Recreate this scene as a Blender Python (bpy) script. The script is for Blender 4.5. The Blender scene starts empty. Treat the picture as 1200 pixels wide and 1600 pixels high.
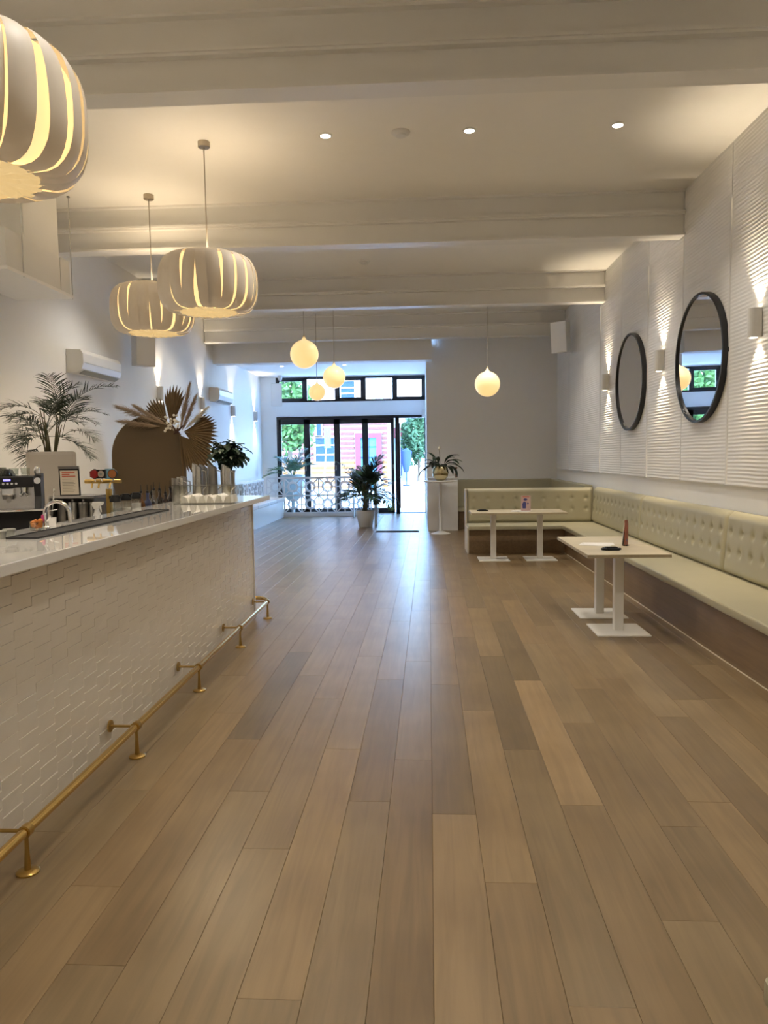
import bpy, bmesh, math, random
from mathutils import Vector, Matrix
rnd = random.Random(7)
C = bpy.context.scene.collection
S = bpy.context.scene

# ------------------------------------------------------------------ camera
CAM_H = 1.6
FPX = 1150.0
def set_camera(yaw, pitch, roll):
    cy, sy = math.cos(yaw), math.sin(yaw)
    fw = Vector((-sy*math.cos(pitch), cy*math.cos(pitch), -math.sin(pitch)))
    r = Vector((cy, sy, 0)); u = r.cross(fw)
    r2 = math.cos(roll)*r - math.sin(roll)*u
    u2 = math.sin(roll)*r + math.cos(roll)*u
    m = Matrix((( r2.x, u2.x, -fw.x, 0), (r2.y, u2.y, -fw.y, 0), (r2.z, u2.z, -fw.z, CAM_H), (0,0,0,1)))
    cd = bpy.data.cameras.new('camera'); co = bpy.data.objects.new('camera', cd); C.objects.link(co)
    co.matrix_world = m
    cd.sensor_fit = 'VERTICAL'; cd.sensor_height = 36.0; cd.lens = FPX/1600*36.0
    cd.clip_start = 0.05; cd.clip_end = 400
    S.camera = co
    return r2, u2, fw
CR, CU, CF = set_camera(math.radians(2.94), math.radians(4.34), 0.014)
def ray(x, y): return CR*((x-600)/FPX)-CU*((y-800)/FPX)+CF
def gx(x, Y, y=735): d = ray(x, y); return d.x*Y/d.y          # X of a pixel column at depth Y
def gz(x, y, Y): d = ray(x, y); return CAM_H+d.z*Y/d.y         # height of a pixel at depth Y
def yx(x, X, y=760): d = ray(x, y); return d.y*X/d.x           # depth where a pixel column meets the plane X

# ------------------------------------------------------------------ world, sun, exposure
S.view_settings.view_transform = 'Standard'
S.view_settings.look = 'None'
S.view_settings.gamma = 1.0
S.view_settings.use_curve_mapping = False
S.cycles.transparent_max_bounces = 24
S.view_settings.exposure = 0.72
W = bpy.data.worlds.new('world'); S.world = W; W.use_nodes = True
wn = W.node_tree.nodes; wl = W.node_tree.links
bgn = wn['Background']
sky = wn.new('ShaderNodeTexSky'); sky.sky_type = 'NISHITA'; sky.sun_disc = False
sky.sun_elevation = math.radians(52); sky.sun_rotation = math.radians(200); sky.air_density = 1.2; sky.dust_density = 1.5
wt = wn.new('ShaderNodeMix'); wt.data_type = 'RGBA'; wt.blend_type = 'MULTIPLY'; wt.inputs['Factor'].default_value = 1.0
wt.inputs['B'].default_value = (.70, .93, 1.22, 1)      # daylight seen with an indoor white balance
wl.new(sky.outputs[0], wt.inputs['A']); wl.new(wt.outputs['Result'], bgn.inputs[0]); bgn.inputs[1].default_value = 1.9
sd = bpy.data.lights.new('sun', 'SUN'); sd.energy = 5.5; sd.angle = 0.01; sd.color = (0.74, 0.89, 1.0)
so = bpy.data.objects.new('sun', sd); C.objects.link(so)
so.rotation_euler = Vector((-0.35, 0.62, -0.95)).to_track_quat('-Z', 'Y').to_euler()
WARM = (1.0, 0.81, 0.56)
DOWN = (1.0, 0.92, 0.80)
P_DOWN, P_SCONCE, E_GLOBE, E_SHADE, E_APERTURE = 66.0, 52.0, .52, .55, 9.0

# ------------------------------------------------------------------ materials
def mat(name, col, rough=0.5, metal=0.0, var=0.05, scale=6.0, bump=0.0, bscale=60.0, emit=None, estr=0.0, coat=0.0, trans=0.0, spec=0.5, sheen=0.0):
    m = bpy.data.materials.new(name); m.use_nodes = True
    n = m.node_tree.nodes; l = m.node_tree.links; p = n['Principled BSDF']
    tc = n.new('ShaderNodeTexCoord')
    nz = n.new('ShaderNodeTexNoise'); nz.inputs['Scale'].default_value = scale; nz.inputs['Detail'].default_value = 3
    l.new(tc.outputs['Object'], nz.inputs['Vector'])
    mx = n.new('ShaderNodeMix'); mx.data_type = 'RGBA'
    l.new(nz.outputs['Fac'], mx.inputs['Factor'])
    mx.inputs['A'].default_value = (*[c*(1-var) for c in col], 1)
    mx.inputs['B'].default_value = (*[min(1, c*(1+var)) for c in col], 1)
    l.new(mx.outputs['Result'], p.inputs['Base Color'])
    p.inputs['Roughness'].default_value = rough; p.inputs['Metallic'].default_value = metal
    p.inputs['Coat Weight'].default_value = coat; p.inputs['Transmission Weight'].default_value = trans
    p.inputs['Specular IOR Level'].default_value = spec
    if bump:
        b = n.new('ShaderNodeBump'); b.inputs['Strength'].default_value = bump; b.inputs['Distance'].default_value = 0.01
        nb = n.new('ShaderNodeTexNoise'); nb.inputs['Scale'].default_value = bscale; nb.inputs['Detail'].default_value = 4
        l.new(tc.outputs['Object'], nb.inputs['Vector']); l.new(nb.outputs['Fac'], b.inputs['Height'])
        l.new(b.outputs['Normal'], p.inputs['Normal'])
    if emit:
        p.inputs['Emission Color'].default_value = (*emit, 1); p.inputs['Emission Strength'].default_value = estr
    return m
def wood_mat(name, col, rough, objcol=True, axis='Y', grain=1.0):
    m = bpy.data.materials.new(name); m.use_nodes = True
    n = m.node_tree.nodes; l = m.node_tree.links; p = n['Principled BSDF']
    tc = n.new('ShaderNodeTexCoord'); oi = n.new('ShaderNodeObjectInfo')
    mp = n.new('ShaderNodeMapping')
    sc = {'Y': (20, 1.3, 20), 'X': (1.1, 26, 26), 'Z': (26, 26, 1.1)}[axis]
    mp.inputs['Scale'].default_value = sc
    l.new(tc.outputs['Object'], mp.inputs['Vector'])
    cb = n.new('ShaderNodeVectorMath'); cb.operation = 'MULTIPLY_ADD'
    l.new(oi.outputs['Random'], cb.inputs[0]); cb.inputs[1].default_value = (37, 53, 71); l.new(mp.outputs[0], cb.inputs[2])
    n1 = n.new('ShaderNodeTexNoise'); n1.inputs['Scale'].default_value = 1.0; n1.inputs['Detail'].default_value = 6; n1.inputs['Distortion'].default_value = 1.2
    l.new(cb.outputs[0], n1.inputs['Vector'])
    rp = n.new('ShaderNodeValToRGB')
    rp.color_ramp.elements[0].position = 0.28; rp.color_ramp.elements[0].color = (*[c*(1-0.16*grain) for c in col], 1)
    rp.color_ramp.elements[1].position = 0.66; rp.color_ramp.elements[1].color = (*[min(1, c*(1+0.10*grain)) for c in col], 1)
    l.new(n1.outputs['Fac'], rp.inputs[0])
    # knots / blotches
    n2 = n.new('ShaderNodeTexNoise'); n2.inputs['Scale'].default_value = 2.2; n2.inputs['Detail'].default_value = 2
    v2 = n.new('ShaderNodeVectorMath'); v2.operation = 'MULTIPLY_ADD'
    l.new(oi.outputs['Random'], v2.inputs[0]); v2.inputs[1].default_value = (91, 17, 29); l.new(tc.outputs['Object'], v2.inputs[2])
    l.new(v2.outputs[0], n2.inputs['Vector'])
    r2 = n.new('ShaderNodeValToRGB'); r2.color_ramp.elements[0].position = 0.25; r2.color_ramp.elements[0].color = (.82, .80, .78, 1)
    r2.color_ramp.elements[1].position = 0.6; r2.color_ramp.elements[1].color = (1.04, 1.04, 1.04, 1)
    l.new(n2.outputs['Fac'], r2.inputs[0])
    mu = n.new('ShaderNodeMix'); mu.data_type = 'RGBA'; mu.blend_type = 'MULTIPLY'; mu.inputs['Factor'].default_value = 1
    l.new(rp.outputs[0], mu.inputs['A']); l.new(r2.outputs[0], mu.inputs['B'])
    last = mu.outputs['Result']
    if objcol:
        m2 = n.new('ShaderNodeMix'); m2.data_type = 'RGBA'; m2.blend_type = 'MULTIPLY'; m2.inputs['Factor'].default_value = 1
        l.new(last, m2.inputs['A']); l.new(oi.outputs['Color'], m2.inputs['B']); last = m2.outputs['Result']
    l.new(last, p.inputs['Base Color'])
    p.inputs['Roughness'].default_value = rough
    b = n.new('ShaderNodeBump'); b.inputs['Strength'].default_value = 0.06; b.inputs['Distance'].default_value = 0.003
    l.new(n1.outputs['Fac'], b.inputs['Height']); l.new(b.outputs['Normal'], p.inputs['Normal'])
    return m
def glass_mat(name, tint=(0.95, 0.98, 1.0), refl=0.07, rough=0.02):
    m = bpy.data.materials.new(name); m.use_nodes = True
    n = m.node_tree.nodes; l = m.node_tree.links
    n.remove(n['Principled BSDF'])
    t = n.new('ShaderNodeBsdfTransparent'); t.inputs[0].default_value = (*tint, 1)
    g = n.new('ShaderNodeBsdfGlossy'); g.inputs['Roughness'].default_value = rough
    lw = n.new('ShaderNodeLayerWeight'); lw.inputs['Blend'].default_value = .5
    pw = n.new('ShaderNodeMath'); pw.operation = 'POWER'; l.new(lw.outputs['Facing'], pw.inputs[0]); pw.inputs[1].default_value = 5.0
    ma = n.new('ShaderNodeMath'); ma.operation = 'MULTIPLY_ADD'; l.new(pw.outputs[0], ma.inputs[0]); ma.inputs[1].default_value = .5; ma.inputs[2].default_value = refl*.6
    mx = n.new('ShaderNodeMixShader'); l.new(ma.outputs[0], mx.inputs[0])
    l.new(t.outputs[0], mx.inputs[1]); l.new(g.outputs[0], mx.inputs[2])
    l.new(mx.outputs[0], n['Material Output'].inputs[0])
    return m
M = {}
M['wall'] = mat('wall_paint', (.89, .885, .87), .62, bump=.04, bscale=180, var=.015)
M['ceil'] = mat('ceiling_paint', (.86, .84, .80), .7, bump=.03, bscale=150, var=.015)
M['beam'] = mat('beam_paint', (.80, .785, .75), .5, var=.02)
M['panel'] = mat('panel_satin_white', (.88, .87, .85), .45, var=.015)
M['gap'] = mat('panel_batten', (.80, .79, .77), .4, var=.01)
M['floor'] = mat('subfloor', (.12, .085, .055), .8)
M['plank'] = wood_mat('oak_plank', (.222, .155, .082), .33)
M['stone'] = mat('white_stone', (.80, .79, .77), .04, var=.02, scale=3, coat=.6, spec=.6)
M['tile'] = mat('glazed_tile', (.72, .68, .61), .16, var=.03, coat=.3)
M['grout'] = mat('tile_grout', (.64, .60, .53), .7)
M['brass'] = mat('polished_brass', (.72, .50, .18), .2, 1.0, var=.06, scale=30)
M['brass_old'] = mat('aged_brass', (.46, .31, .10), .32, 1.0, var=.1, scale=40)
M['leather'] = mat('olive_leather', (.42, .39, .27), .38, var=.05, scale=4, bump=.08, bscale=220)
M['benchwood'] = wood_mat('bench_oak', (.21, .14, .078), .42, objcol=False, axis='Y')
M['cream'] = mat('cream_trim', (.66, .60, .48), .5)
M['tabletop'] = wood_mat('pale_table_laminate', (.58, .51, .37), .38, objcol=False, axis='X', grain=.5)
M['tableedge'] = mat('table_edge', (.40, .34, .23), .5, var=.15, scale=40)
M['white_metal'] = mat('white_powdercoat', (.78, .77, .74), .3, var=.01)
M['white_plastic'] = mat('white_plastic', (.74, .73, .70), .38, var=.01)
M['black_metal'] = mat('black_aluminium', (.012, .013, .016), .35, var=.1)
M['black'] = mat('black_plastic', (.010, .010, .011), .5, var=.1, spec=.3)
M['rubber'] = mat('black_rubber', (.02, .02, .022), .75, bump=.3, bscale=90)
M['steel'] = mat('brushed_steel', (.56, .55, .53), .26, 1.0, var=.06, scale=25)
M['dark_steel'] = mat('dark_steel', (.30, .29, .28), .3, 1.0, var=.08, scale=25)
M['chrome'] = mat('chrome', (.8, .8, .8), .08, 1.0, var=.01)
M['nickel'] = mat('brushed_nickel', (.42, .37, .30), .32, 1.0)
M['mirror'] = mat('mirror_silver', (.93, .93, .93), .01, 1.0, var=.002)
M['bronze'] = mat('bronze_panel', (.085, .052, .020), .42, .0, var=.03, scale=2)
M['bronze_edge'] = mat('pale_board_edge', (.62, .54, .42), .5)
M['glass'] = glass_mat('window_glass')
M['acrylic'] = glass_mat('clear_acrylic', (.95, .95, .93), .05, .05)
M['clear'] = glass_mat('clear_glass', (.88, .90, .88), .12, .02)
M['globe'] = mat('opal_glass', (.9, .8, .6), .3, emit=(1.0, .67, .25), estr=E_GLOBE, var=.01)
M['globe_cap'] = mat('opal_neck', (.7, .58, .38), .4)
M['shade_in'] = mat('lamp_diffuser', (.9, .8, .6), .6, emit=(1.0, .70, .31), estr=E_SHADE, var=.02, scale=18)
M['shade_bottom'] = mat('lamp_bottom_paper', (.6, .5, .34), .7, emit=(1.0, .68, .27), estr=E_SHADE*.62, var=.05, scale=18)
M['slat'] = mat('lamp_slat', (.66, .62, .57), .5, var=.03, scale=20)
_sm = M['slat']; _n = _sm.node_tree.nodes; _l = _sm.node_tree.links      # thin white veneer, lets some light through
_tr = _n.new('ShaderNodeBsdfTranslucent'); _tr.inputs[0].default_value = (.75, .66, .52, 1)
_mx = _n.new('ShaderNodeMixShader'); _mx.inputs[0].default_value = .07
_l.new(_n['Principled BSDF'].outputs[0], _mx.inputs[1]); _l.new(_tr.outputs[0], _mx.inputs[2]); _l.new(_mx.outputs[0], _n['Material Output'].inputs[0])
M['lit'] = mat('lamp_aperture', (1, .9, .7), .5, emit=(1.0, .85, .62), estr=E_APERTURE)
M['lit_down'] = mat('downlight_led', (1, .95, .85), .5, emit=(1.0, .94, .82), estr=22.0)
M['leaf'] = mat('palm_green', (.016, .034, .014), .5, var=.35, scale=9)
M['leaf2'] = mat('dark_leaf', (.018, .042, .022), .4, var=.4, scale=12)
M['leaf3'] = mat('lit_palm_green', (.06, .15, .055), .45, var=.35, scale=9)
M['stem'] = mat('plant_stem', (.10, .09, .035), .6, var=.3, scale=20)
M['soil'] = mat('soil', (.03, .02, .014), .95, bump=.5, bscale=40)
M['pot_stone'] = mat('matte_pot', (.44, .40, .35), .7, var=.03)
M['pot_white'] = mat('white_pot', (.70, .68, .65), .55, var=.03)
M['gold_pot'] = mat('gold_pot', (.55, .47, .28), .16, 1.0)
M['dried'] = mat('dried_palm', (.15, .092, .040), .75, var=.25, scale=14)
M['pampas'] = mat('pampas', (.36, .26, .165), .9, var=.2, scale=20)
M['dry_white'] = mat('dried_white', (.72, .66, .54), .8, var=.15, scale=30)
M['dry_dark'] = mat('dried_dark', (.05, .02, .012), .8)
M['paper'] = mat('white_paper', (.80, .78, .76), .7, var=.01)
M['menu'] = mat('menu_paper', (.70, .62, .50), .7, var=.02)
M['ink_red'] = mat('menu_red_print', (.55, .12, .06), .7)
M['ink'] = mat('menu_grey_print', (.22, .18, .14), .7)
M['red'] = mat('red_badge', (.30, .02, .02), .3)
M['orange_badge'] = mat('copper_badge', (.33, .12, .035), .35, var=.2, scale=60)
M['cream_badge'] = mat('cream_badge', (.50, .42, .34), .4, var=.1, scale=60)
M['blue_badge'] = mat('pale_blue_badge', (.18, .38, .52), .4, var=.3, scale=40)
M['orange'] = mat('orange_peel', (.62, .20, .03), .5, var=.3, scale=40)
M['grey_tub'] = mat('grey_tub', (.28, .29, .27), .4)
M['pink'] = mat('pink_plastic', (.45, .04, .16), .4)
M['amber'] = mat('amber_liquor', (.10, .04, .012), .1)
M['dkglass'] = mat('dark_bottle', (.02, .012, .010), .1, coat=.3)
M['bluelabel'] = mat('blue_label', (.035, .045, .11), .5)
M['display'] = mat('blue_display', (.05, .05, .3), .5, emit=(.25, .22, 1.0), estr=1.6)
M['button'] = mat('grey_button', (.55, .55, .55), .3)
M['card_pink'] = mat('card_pink', (.55, .38, .36), .5, var=.1, scale=30)
M['card_blue'] = mat('card_indigo', (.06, .06, .20), .5)
M['card_red'] = mat('card_brick_red', (.28, .07, .04), .5, var=.4, scale=30)
M['mat_dark'] = mat('door_mat', (.05, .055, .065), .8, bump=.5, bscale=120)
M['lattice'] = mat('white_lattice', (.76, .76, .76), .5, var=.01)
M['pavement'] = mat('pavement', (.66, .66, .66), .8, var=.08, scale=1)
M['road'] = mat('road', (.38, .40, .43), .85, var=.15, scale=.6)
M['kerb'] = mat('kerb', (.62, .62, .62), .8)
M['brick_red'] = mat('red_brick', (.13, .045, .038), .85, var=.25, scale=5, bump=.3, bscale=20)
M['brick_pale'] = mat('pale_brick', (.27, .20, .175), .85, var=.15, scale=5, bump=.3, bscale=20)
M['brick_orange'] = mat('orange_brick', (.22, .09, .022), .85, var=.25, scale=5)
M['render_w'] = mat('pale_render', (.76, .75, .73), .8, var=.05)
M['maroon'] = mat('maroon_frame', (.12, .018, .03), .6)
M['navy_glass'] = mat('far_glass', (.015, .04, .12), .5, var=.3, scale=3, spec=.2)
M['teal_glass'] = mat('far_teal_glass', (.06, .20, .26), .5, var=.3, scale=3, spec=.2)
M['sky_paint'] = mat('pale_teal_paint', (.30, .44, .47), .7)
M['umb_blue'] = mat('blue_canvas', (.012, .04, .25), .7)
M['sign_teal'] = mat('teal_sign', (.10, .24, .26), .5)
M['tree_leaf'] = mat('street_tree_leaf', (.045, .12, .018), .7, var=.45, scale=3)
M['tree_leaf2'] = mat('far_tree_leaf', (.03, .085, .035), .7, var=.45, scale=3)
M['bark'] = mat('bark', (.12, .09, .06), .9, var=.3)
M['pale_teal'] = mat('pale_teal_ceramic', (.48, .60, .62), .4)
M['cord'] = mat('lamp_cord', (.35, .31, .25), .5)
M['wood_brown'] = mat('turned_wood', (.22, .12, .07), .5, var=.2, scale=30)

# ------------------------------------------------------------------ mesh helpers
class MB:
    def __init__(s): s.v = []; s.f = []
    def add(s, vs, fs):
        o = len(s.v); s.v += [tuple(v) for v in vs]; s.f += [tuple(i+o for i in f) for f in fs]; return s
    def box(s, x0, x1, y0, y1, z0, z1):
        if x0 > x1: x0, x1 = x1, x0
        if y0 > y1: y0, y1 = y1, y0
        if z0 > z1: z0, z1 = z1, z0
        return s.add([(x0,y0,z0),(x1,y0,z0),(x1,y1,z0),(x0,y1,z0),(x0,y0,z1),(x1,y0,z1),(x1,y1,z1),(x0,y1,z1)],
                     [(0,3,2,1),(4,5,6,7),(0,1,5,4),(1,2,6,5),(2,3,7,6),(3,0,4,7)])
    def lathe(s, prof, c=(0,0,0), seg=24, caps=True):
        vs = []; fs = []; n = len(prof)
        for r, z in prof:
            for k in range(seg):
                a = 2*math.pi*k/seg; vs.append((c[0]+r*math.cos(a), c[1]+r*math.sin(a), c[2]+z))
        for i in range(n-1):
            for k in range(seg):
                k2 = (k+1) % seg; fs.append((i*seg+k, i*seg+k2, (i+1)*seg+k2, (i+1)*seg+k))
        if caps:
            fs.append(tuple(range(seg-1, -1, -1))); fs.append(tuple((n-1)*seg+k for k in range(seg)))
        return s.add(vs, fs)
    def tube(s, pts, r, seg=10, caps=True):
        pts = [Vector(p) for p in pts]; n = len(pts)
        rs = r if isinstance(r, (list, tuple)) else [r]*n
        vs = []; fs = []; ref = None
        for i, p in enumerate(pts):
            t = (pts[min(i+1, n-1)]-pts[max(i-1, 0)]).normalized()
            if ref is None:
                ref = Vector((0,0,1)) if abs(t.z) < .9 else Vector((1,0,0))
            a = t.cross(ref); 
            if a.length < 1e-5: a = t.orthogonal()
            a.normalize(); b = a.cross(t).normalized(); ref = b
            for k in range(seg):
                w = 2*math.pi*k/seg; vs.append(p+a*(rs[i]*math.cos(w))+b*(rs[i]*math.sin(w)))
        for i in range(n-1):
            for k in range(seg):
                k2 = (k+1) % seg; fs.append((i*seg+k, i*seg+k2, (i+1)*seg+k2, (i+1)*seg+k))
        if caps:
            fs.append(tuple(range(seg-1, -1, -1))); fs.append(tuple((n-1)*seg+k for k in range(seg)))
        return s.add(vs, fs)
    def prism(s, poly, fn, d0, d1):
        """poly: list of (a,b); fn(a,b,d)->xyz; extruded from d0 to d1"""
        n = len(poly)
        vs = [fn(a,b,d0) for a,b in poly]+[fn(a,b,d1) for a,b in poly]
        fs = [tuple(range(n-1,-1,-1)), tuple(range(n,2*n))]+[(i,(i+1)%n,n+(i+1)%n,n+i) for i in range(n)]
        return s.add(vs, fs)
    def mesh(s, name, m, smooth=False, bevel=0, bseg=2):
        me = bpy.data.meshes.new(name); me.from_pydata(s.v, [], s.f)
        bm = bmesh.new(); bm.from_mesh(me)
        bmesh.ops.recalc_face_normals(bm, faces=bm.faces)
        if bevel:
            bmesh.ops.bevel(bm, geom=list(bm.edges), offset=bevel, segments=bseg, profile=.6, affect='EDGES', clamp_overlap=True)
        bm.to_mesh(me); bm.free()
        if smooth:
            me.polygons.foreach_set('use_smooth', [True]*len(me.polygons))
            try: me.set_sharp_from_angle(angle=math.radians(38))
            except Exception: pass
        me.materials.append(M[m]); return me
    def build(s, name, m, parent=None, smooth=False, bevel=0, bseg=2):
        return link(name, s.mesh(name, m, smooth, bevel, bseg), parent)
def link(name, me, parent=None):
    o = bpy.data.objects.new(name, me); C.objects.link(o)
    if parent is not None:
        o.parent = parent
        if parent.type == 'EMPTY': o.location = -parent.location
    return o
def tag(o, label, cat, group=None):
    o['label'] = label; o['category'] = cat
    if group: o['group'] = group
    return o
def thing(name, label, cat, loc=(0,0,0), group=None):
    o = bpy.data.objects.new(name, None); C.objects.link(o); o.empty_display_size = .1; o.location = loc
    return tag(o, label, cat, group)
def struct(name, mb, m, label=None, smooth=False, bevel=0):
    o = mb.build(name, m, None, smooth, bevel); o['kind'] = 'structure'
    if label: o['label'] = label
    return o
def copy_tree(root, loc, rotz=None, label=None, group=None):
    r = root.copy(); C.objects.link(r); r.location = loc
    if rotz is not None: r.rotation_euler = (0,0,rotz)
    if label: r['label'] = label
    if group: r['group'] = group
    for ch in list(root.children):
        c = ch.copy(); C.objects.link(c); c.parent = r
        for g in list(ch.children):
            d = g.copy(); C.objects.link(d); d.parent = c
    return r
def lamp(name, kind, loc, energy, col, parent=None, aim=None, size=.05, cone=60, blend=.6):
    d = bpy.data.lights.new(name, kind); d.energy = energy; d.color = col
    if kind == 'SPOT':
        d.spot_size = math.radians(cone); d.spot_blend = blend; d.shadow_soft_size = size
    elif kind == 'POINT': d.shadow_soft_size = size
    o = bpy.data.objects.new(name, d); C.objects.link(o)
    if parent is not None: o.parent = parent; o.location = Vector(loc)-(parent.location if parent.type == 'EMPTY' else Vector((0,0,0)))
    else: o.location = loc
    if aim is not None: o.rotation_euler = Vector(aim).to_track_quat('-Z', 'Y').to_euler()
    return o
def V(x, y, z): return Vector((x, y, z))
def arc(c, r, a0, a1, n): return [(c[0]+r*math.cos(a0+(a1-a0)*i/n), c[1]+r*math.sin(a0+(a1-a0)*i/n)) for i in range(n+1)]

XL, XR, YB, YF, ZC = -4.5, 3.0, 16.5, 20.8, 4.5     # left wall, right wall, back wall, facade, ceiling
YR = -3.2

# ------------------------------------------------------------------ the setting
fl = struct('floor', MB().box(XL-.1, XR+.1, YR-.1, YF+.15, -.08, -.014), 'floor', 'pale oak plank floor of the long bar room')
PW, PL = .195, 1.87
mplank = {}
def plank_mesh(L, w=PW):
    key = (round(L, 2), w)
    if key in mplank: return mplank[key]
    b = .0012; g = .0004; h = w/2-g; t = .012
    m = MB(); y0, y1 = g, L-g
    vs = [(-h,y0,-t),(h,y0,-t),(h,y1,-t),(-h,y1,-t),(-h,y0,-b),(h,y0,-b),(h,y1,-b),(-h,y1,-b),
          (-h+b,y0+b,0),(h-b,y0+b,0),(h-b,y1-b,0),(-h+b,y1-b,0)]
    fs = [(0,1,5,4),(1,2,6,5),(2,3,7,6),(3,0,4,7),(4,5,9,8),(5,6,10,9),(6,7,11,10),(7,4,8,11),(8,9,10,11)]
    m.add(vs, fs); mplank[key] = m.mesh('plank', 'plank'); return mplank[key]
J0 = {3:3.285, 2:3.916, 1:2.663, 0:3.188, -1:3.776, 4:4.323, 7:4.435, 8:4.75, 9:4.771, -2:3.302, -3:3.915, -5:3.395, -6:4.044, -8:3.397, 5:3.1, 6:5.2, -4:4.75, -7:2.6}
TONE = {(3,0):1.36,(3,1):.74,(3,-1):.93,(2,0):.70,(2,-1):.97,(1,0):1.13,(1,1):.88,(0,0):.82,(0,1):1.0,(-1,0):.97,(4,-1):.92,(7,-1):.80,(7,0):1.16,
        (8,-1):1.12,(9,0):.74,(-2,0):.78,(-3,0):1.08,(-5,0):.86,(-6,0):.74,(-8,0):1.13,(6,0):1.1,(5,1):1.05,(4,1):1.1}
SK = .0105
pr = random.Random(11); planks = []
for k in range(-26, 17):
    j0 = J0.get(k, pr.uniform(2.5, 4.4)); xc = PW*(k+.5)
    for i in range(-4, 11):
        y0 = j0+PL*i; L = PL
        tone = TONE.get((k, i), pr.choice([.84,.9,.95,1.0,1.0,1.05,1.1])); hue = pr.uniform(-.03, .03)
        if y0+L < -2.9 or y0 > YF-.05: continue
        L = min(L, YF-.02-y0)
        xm = xc+SK*(y0+L/2)
        if not (XL+.02 < xm < XR-.02): continue
        if xm < -1.85 and y0+L < 7.5: continue
        if xm < -3.4 and y0+L < 12.5: continue
        if xm > 2.5 and y0+L < 12.5: continue
        if xm > .22 and y0 > YB: continue
        if xm > .22 and y0+L > YB+.05: L = YB+.05-y0
        planks.append((xc+SK*y0, y0, L, tone, hue))
def vis_size(p):
    y = p[1]+p[2]/2
    return -1 if p[1]+p[2] < 2.0 or abs(p[0]) > .62*max(p[1]+p[2], .1) else 1.0/max(y, .5)
planks.sort(key=lambda p: -vis_size(p))
rest = MB()
for n_, (x, y, L, tone, hue) in enumerate(planks):
    if n_ < 296:
        o = link('plank', plank_mesh(L), fl); o.location = (x, y, 0); o.rotation_euler = (0, 0, -SK)
        o.color = (tone*(1+hue), tone, tone*(1-hue), 1)
    else:
        me = plank_mesh(L); rest.add([(x+v.co.x+SK*v.co.y, y+v.co.y, v.co.z) for v in me.vertices], [tuple(p.vertices) for p in me.polygons])
ro = rest.build('plank_remainder', 'plank', fl); ro['kind'] = 'stuff'; ro.color = (.97,.97,.97,1)

struct('ceiling', MB().box(XL-.1, XR+.1, YR-.1, YB+.2, ZC, ZC+.15), 'ceil', 'smooth cream ceiling between the painted beams')
struct('ceiling_entry', MB().box(XL-.1, .25, 16.34, YF+.1, 3.86, 4.05), 'wall', 'lowered white ceiling over the street entrance')
struct('wall_bulkhead', MB().box(XL, .25, 16.0, 16.34, 3.65, ZC), 'wall', 'white bulkhead above the entrance area')
struct('wall_left', MB().box(XL-.12, XL, YR, YF+.1, 0, ZC+.1), 'wall', 'white painted side wall behind the bar')
wr = struct('wall_right', MB().box(XR, XR+.12, YR, YB+.12, 0, ZC+.1), 'wall', 'white side wall with ribbed panels above the bench')
struct('wall_back', MB().box(.13, XR, YB, YB+.12, 0, ZC), 'wall', 'plain white end wall beside the entrance')
struct('wall_entry', MB().box(.13, .25, YB+.12, YF+.1, 0, ZC), 'wall', 'white return wall beside the open door')
struct('wall_rear', MB().box(XL, XR, YR-.12, YR, 0, ZC+.1), 'wall', 'white wall at the back of the room')
wf = MB(); wf.box(XL, -4.07, YF-.05, YF+.1, 0, 3.9); wf.box(-4.07, .13, YF-.03, YF+.1, 2.74, 3.15); wf.box(-4.07, .13, YF-.03, YF+.1, 3.835, 3.9)
struct('wall_front', wf, 'wall', 'white street front wall around the windows')
struct('baseboard_left', MB().box(XL, XL+.015, 12.6, 15.0, 0, .1), 'white_plastic')

# ribbed panels on the right wall
PZ0, PZ1, PWD = 1.275, ZC, 1.274
def rib_mesh():
    m = MB(); pitch = .036; ns = 5; nz = int((PZ1-PZ0)/pitch*ns); ny = 8
    w = PWD-.016
    for i in range(nz+1):
        z = PZ0+(PZ1-PZ0)*i/nz
        for j in range(ny+1):
            y = w*j/ny
            ph = z/pitch+0.10*math.sin(2*math.pi*y/.63+z*1.7)
            edge = min(1, y/.06, (w-y)/.06)
            m.v.append((-.042+.0030*edge*math.sin(2*math.pi*ph), y, z))
    for i in range(nz):
        for j in range(ny):
            a = i*(ny+1)+j; m.f.append((a, a+1, a+ny+2, a+ny+1))
    # closing sides
    b = len(m.v); m.v += [(0,0,PZ0),(0,w,PZ0),(0,w,PZ1),(0,0,PZ1)]
    m.f.append((b, b+1, ny, 0)) if False else None
    m.f.append(tuple([b]+list(range(0, ny+1))+[b+1]))
    m.f.append(tuple([b, b+3]+[i*(ny+1) for i in range(nz, -1, -1)]))
    m.f.append(tuple([b+1]+[i*(ny+1)+ny for i in range(nz+1)]+[b+2]))
    return m.mesh('wall_panel', 'panel', smooth=True)
rm = rib_mesh()
ybase = 7.313-PWD*5
bat = MB().box(-.052, 0, -.012, .012, PZ0, 3.98).mesh('panel_batten', 'gap')
for i in range(13):
    y = ybase+PWD*i
    if y+PWD > YB+.05: break
    o = link('wall_panel', rm, wr); o.location = (XR, y+.008, 0)
    if i % 2 == 1:
        b = link('panel_batten', bat, wr); b.location = (XR, y, 0)

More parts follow.
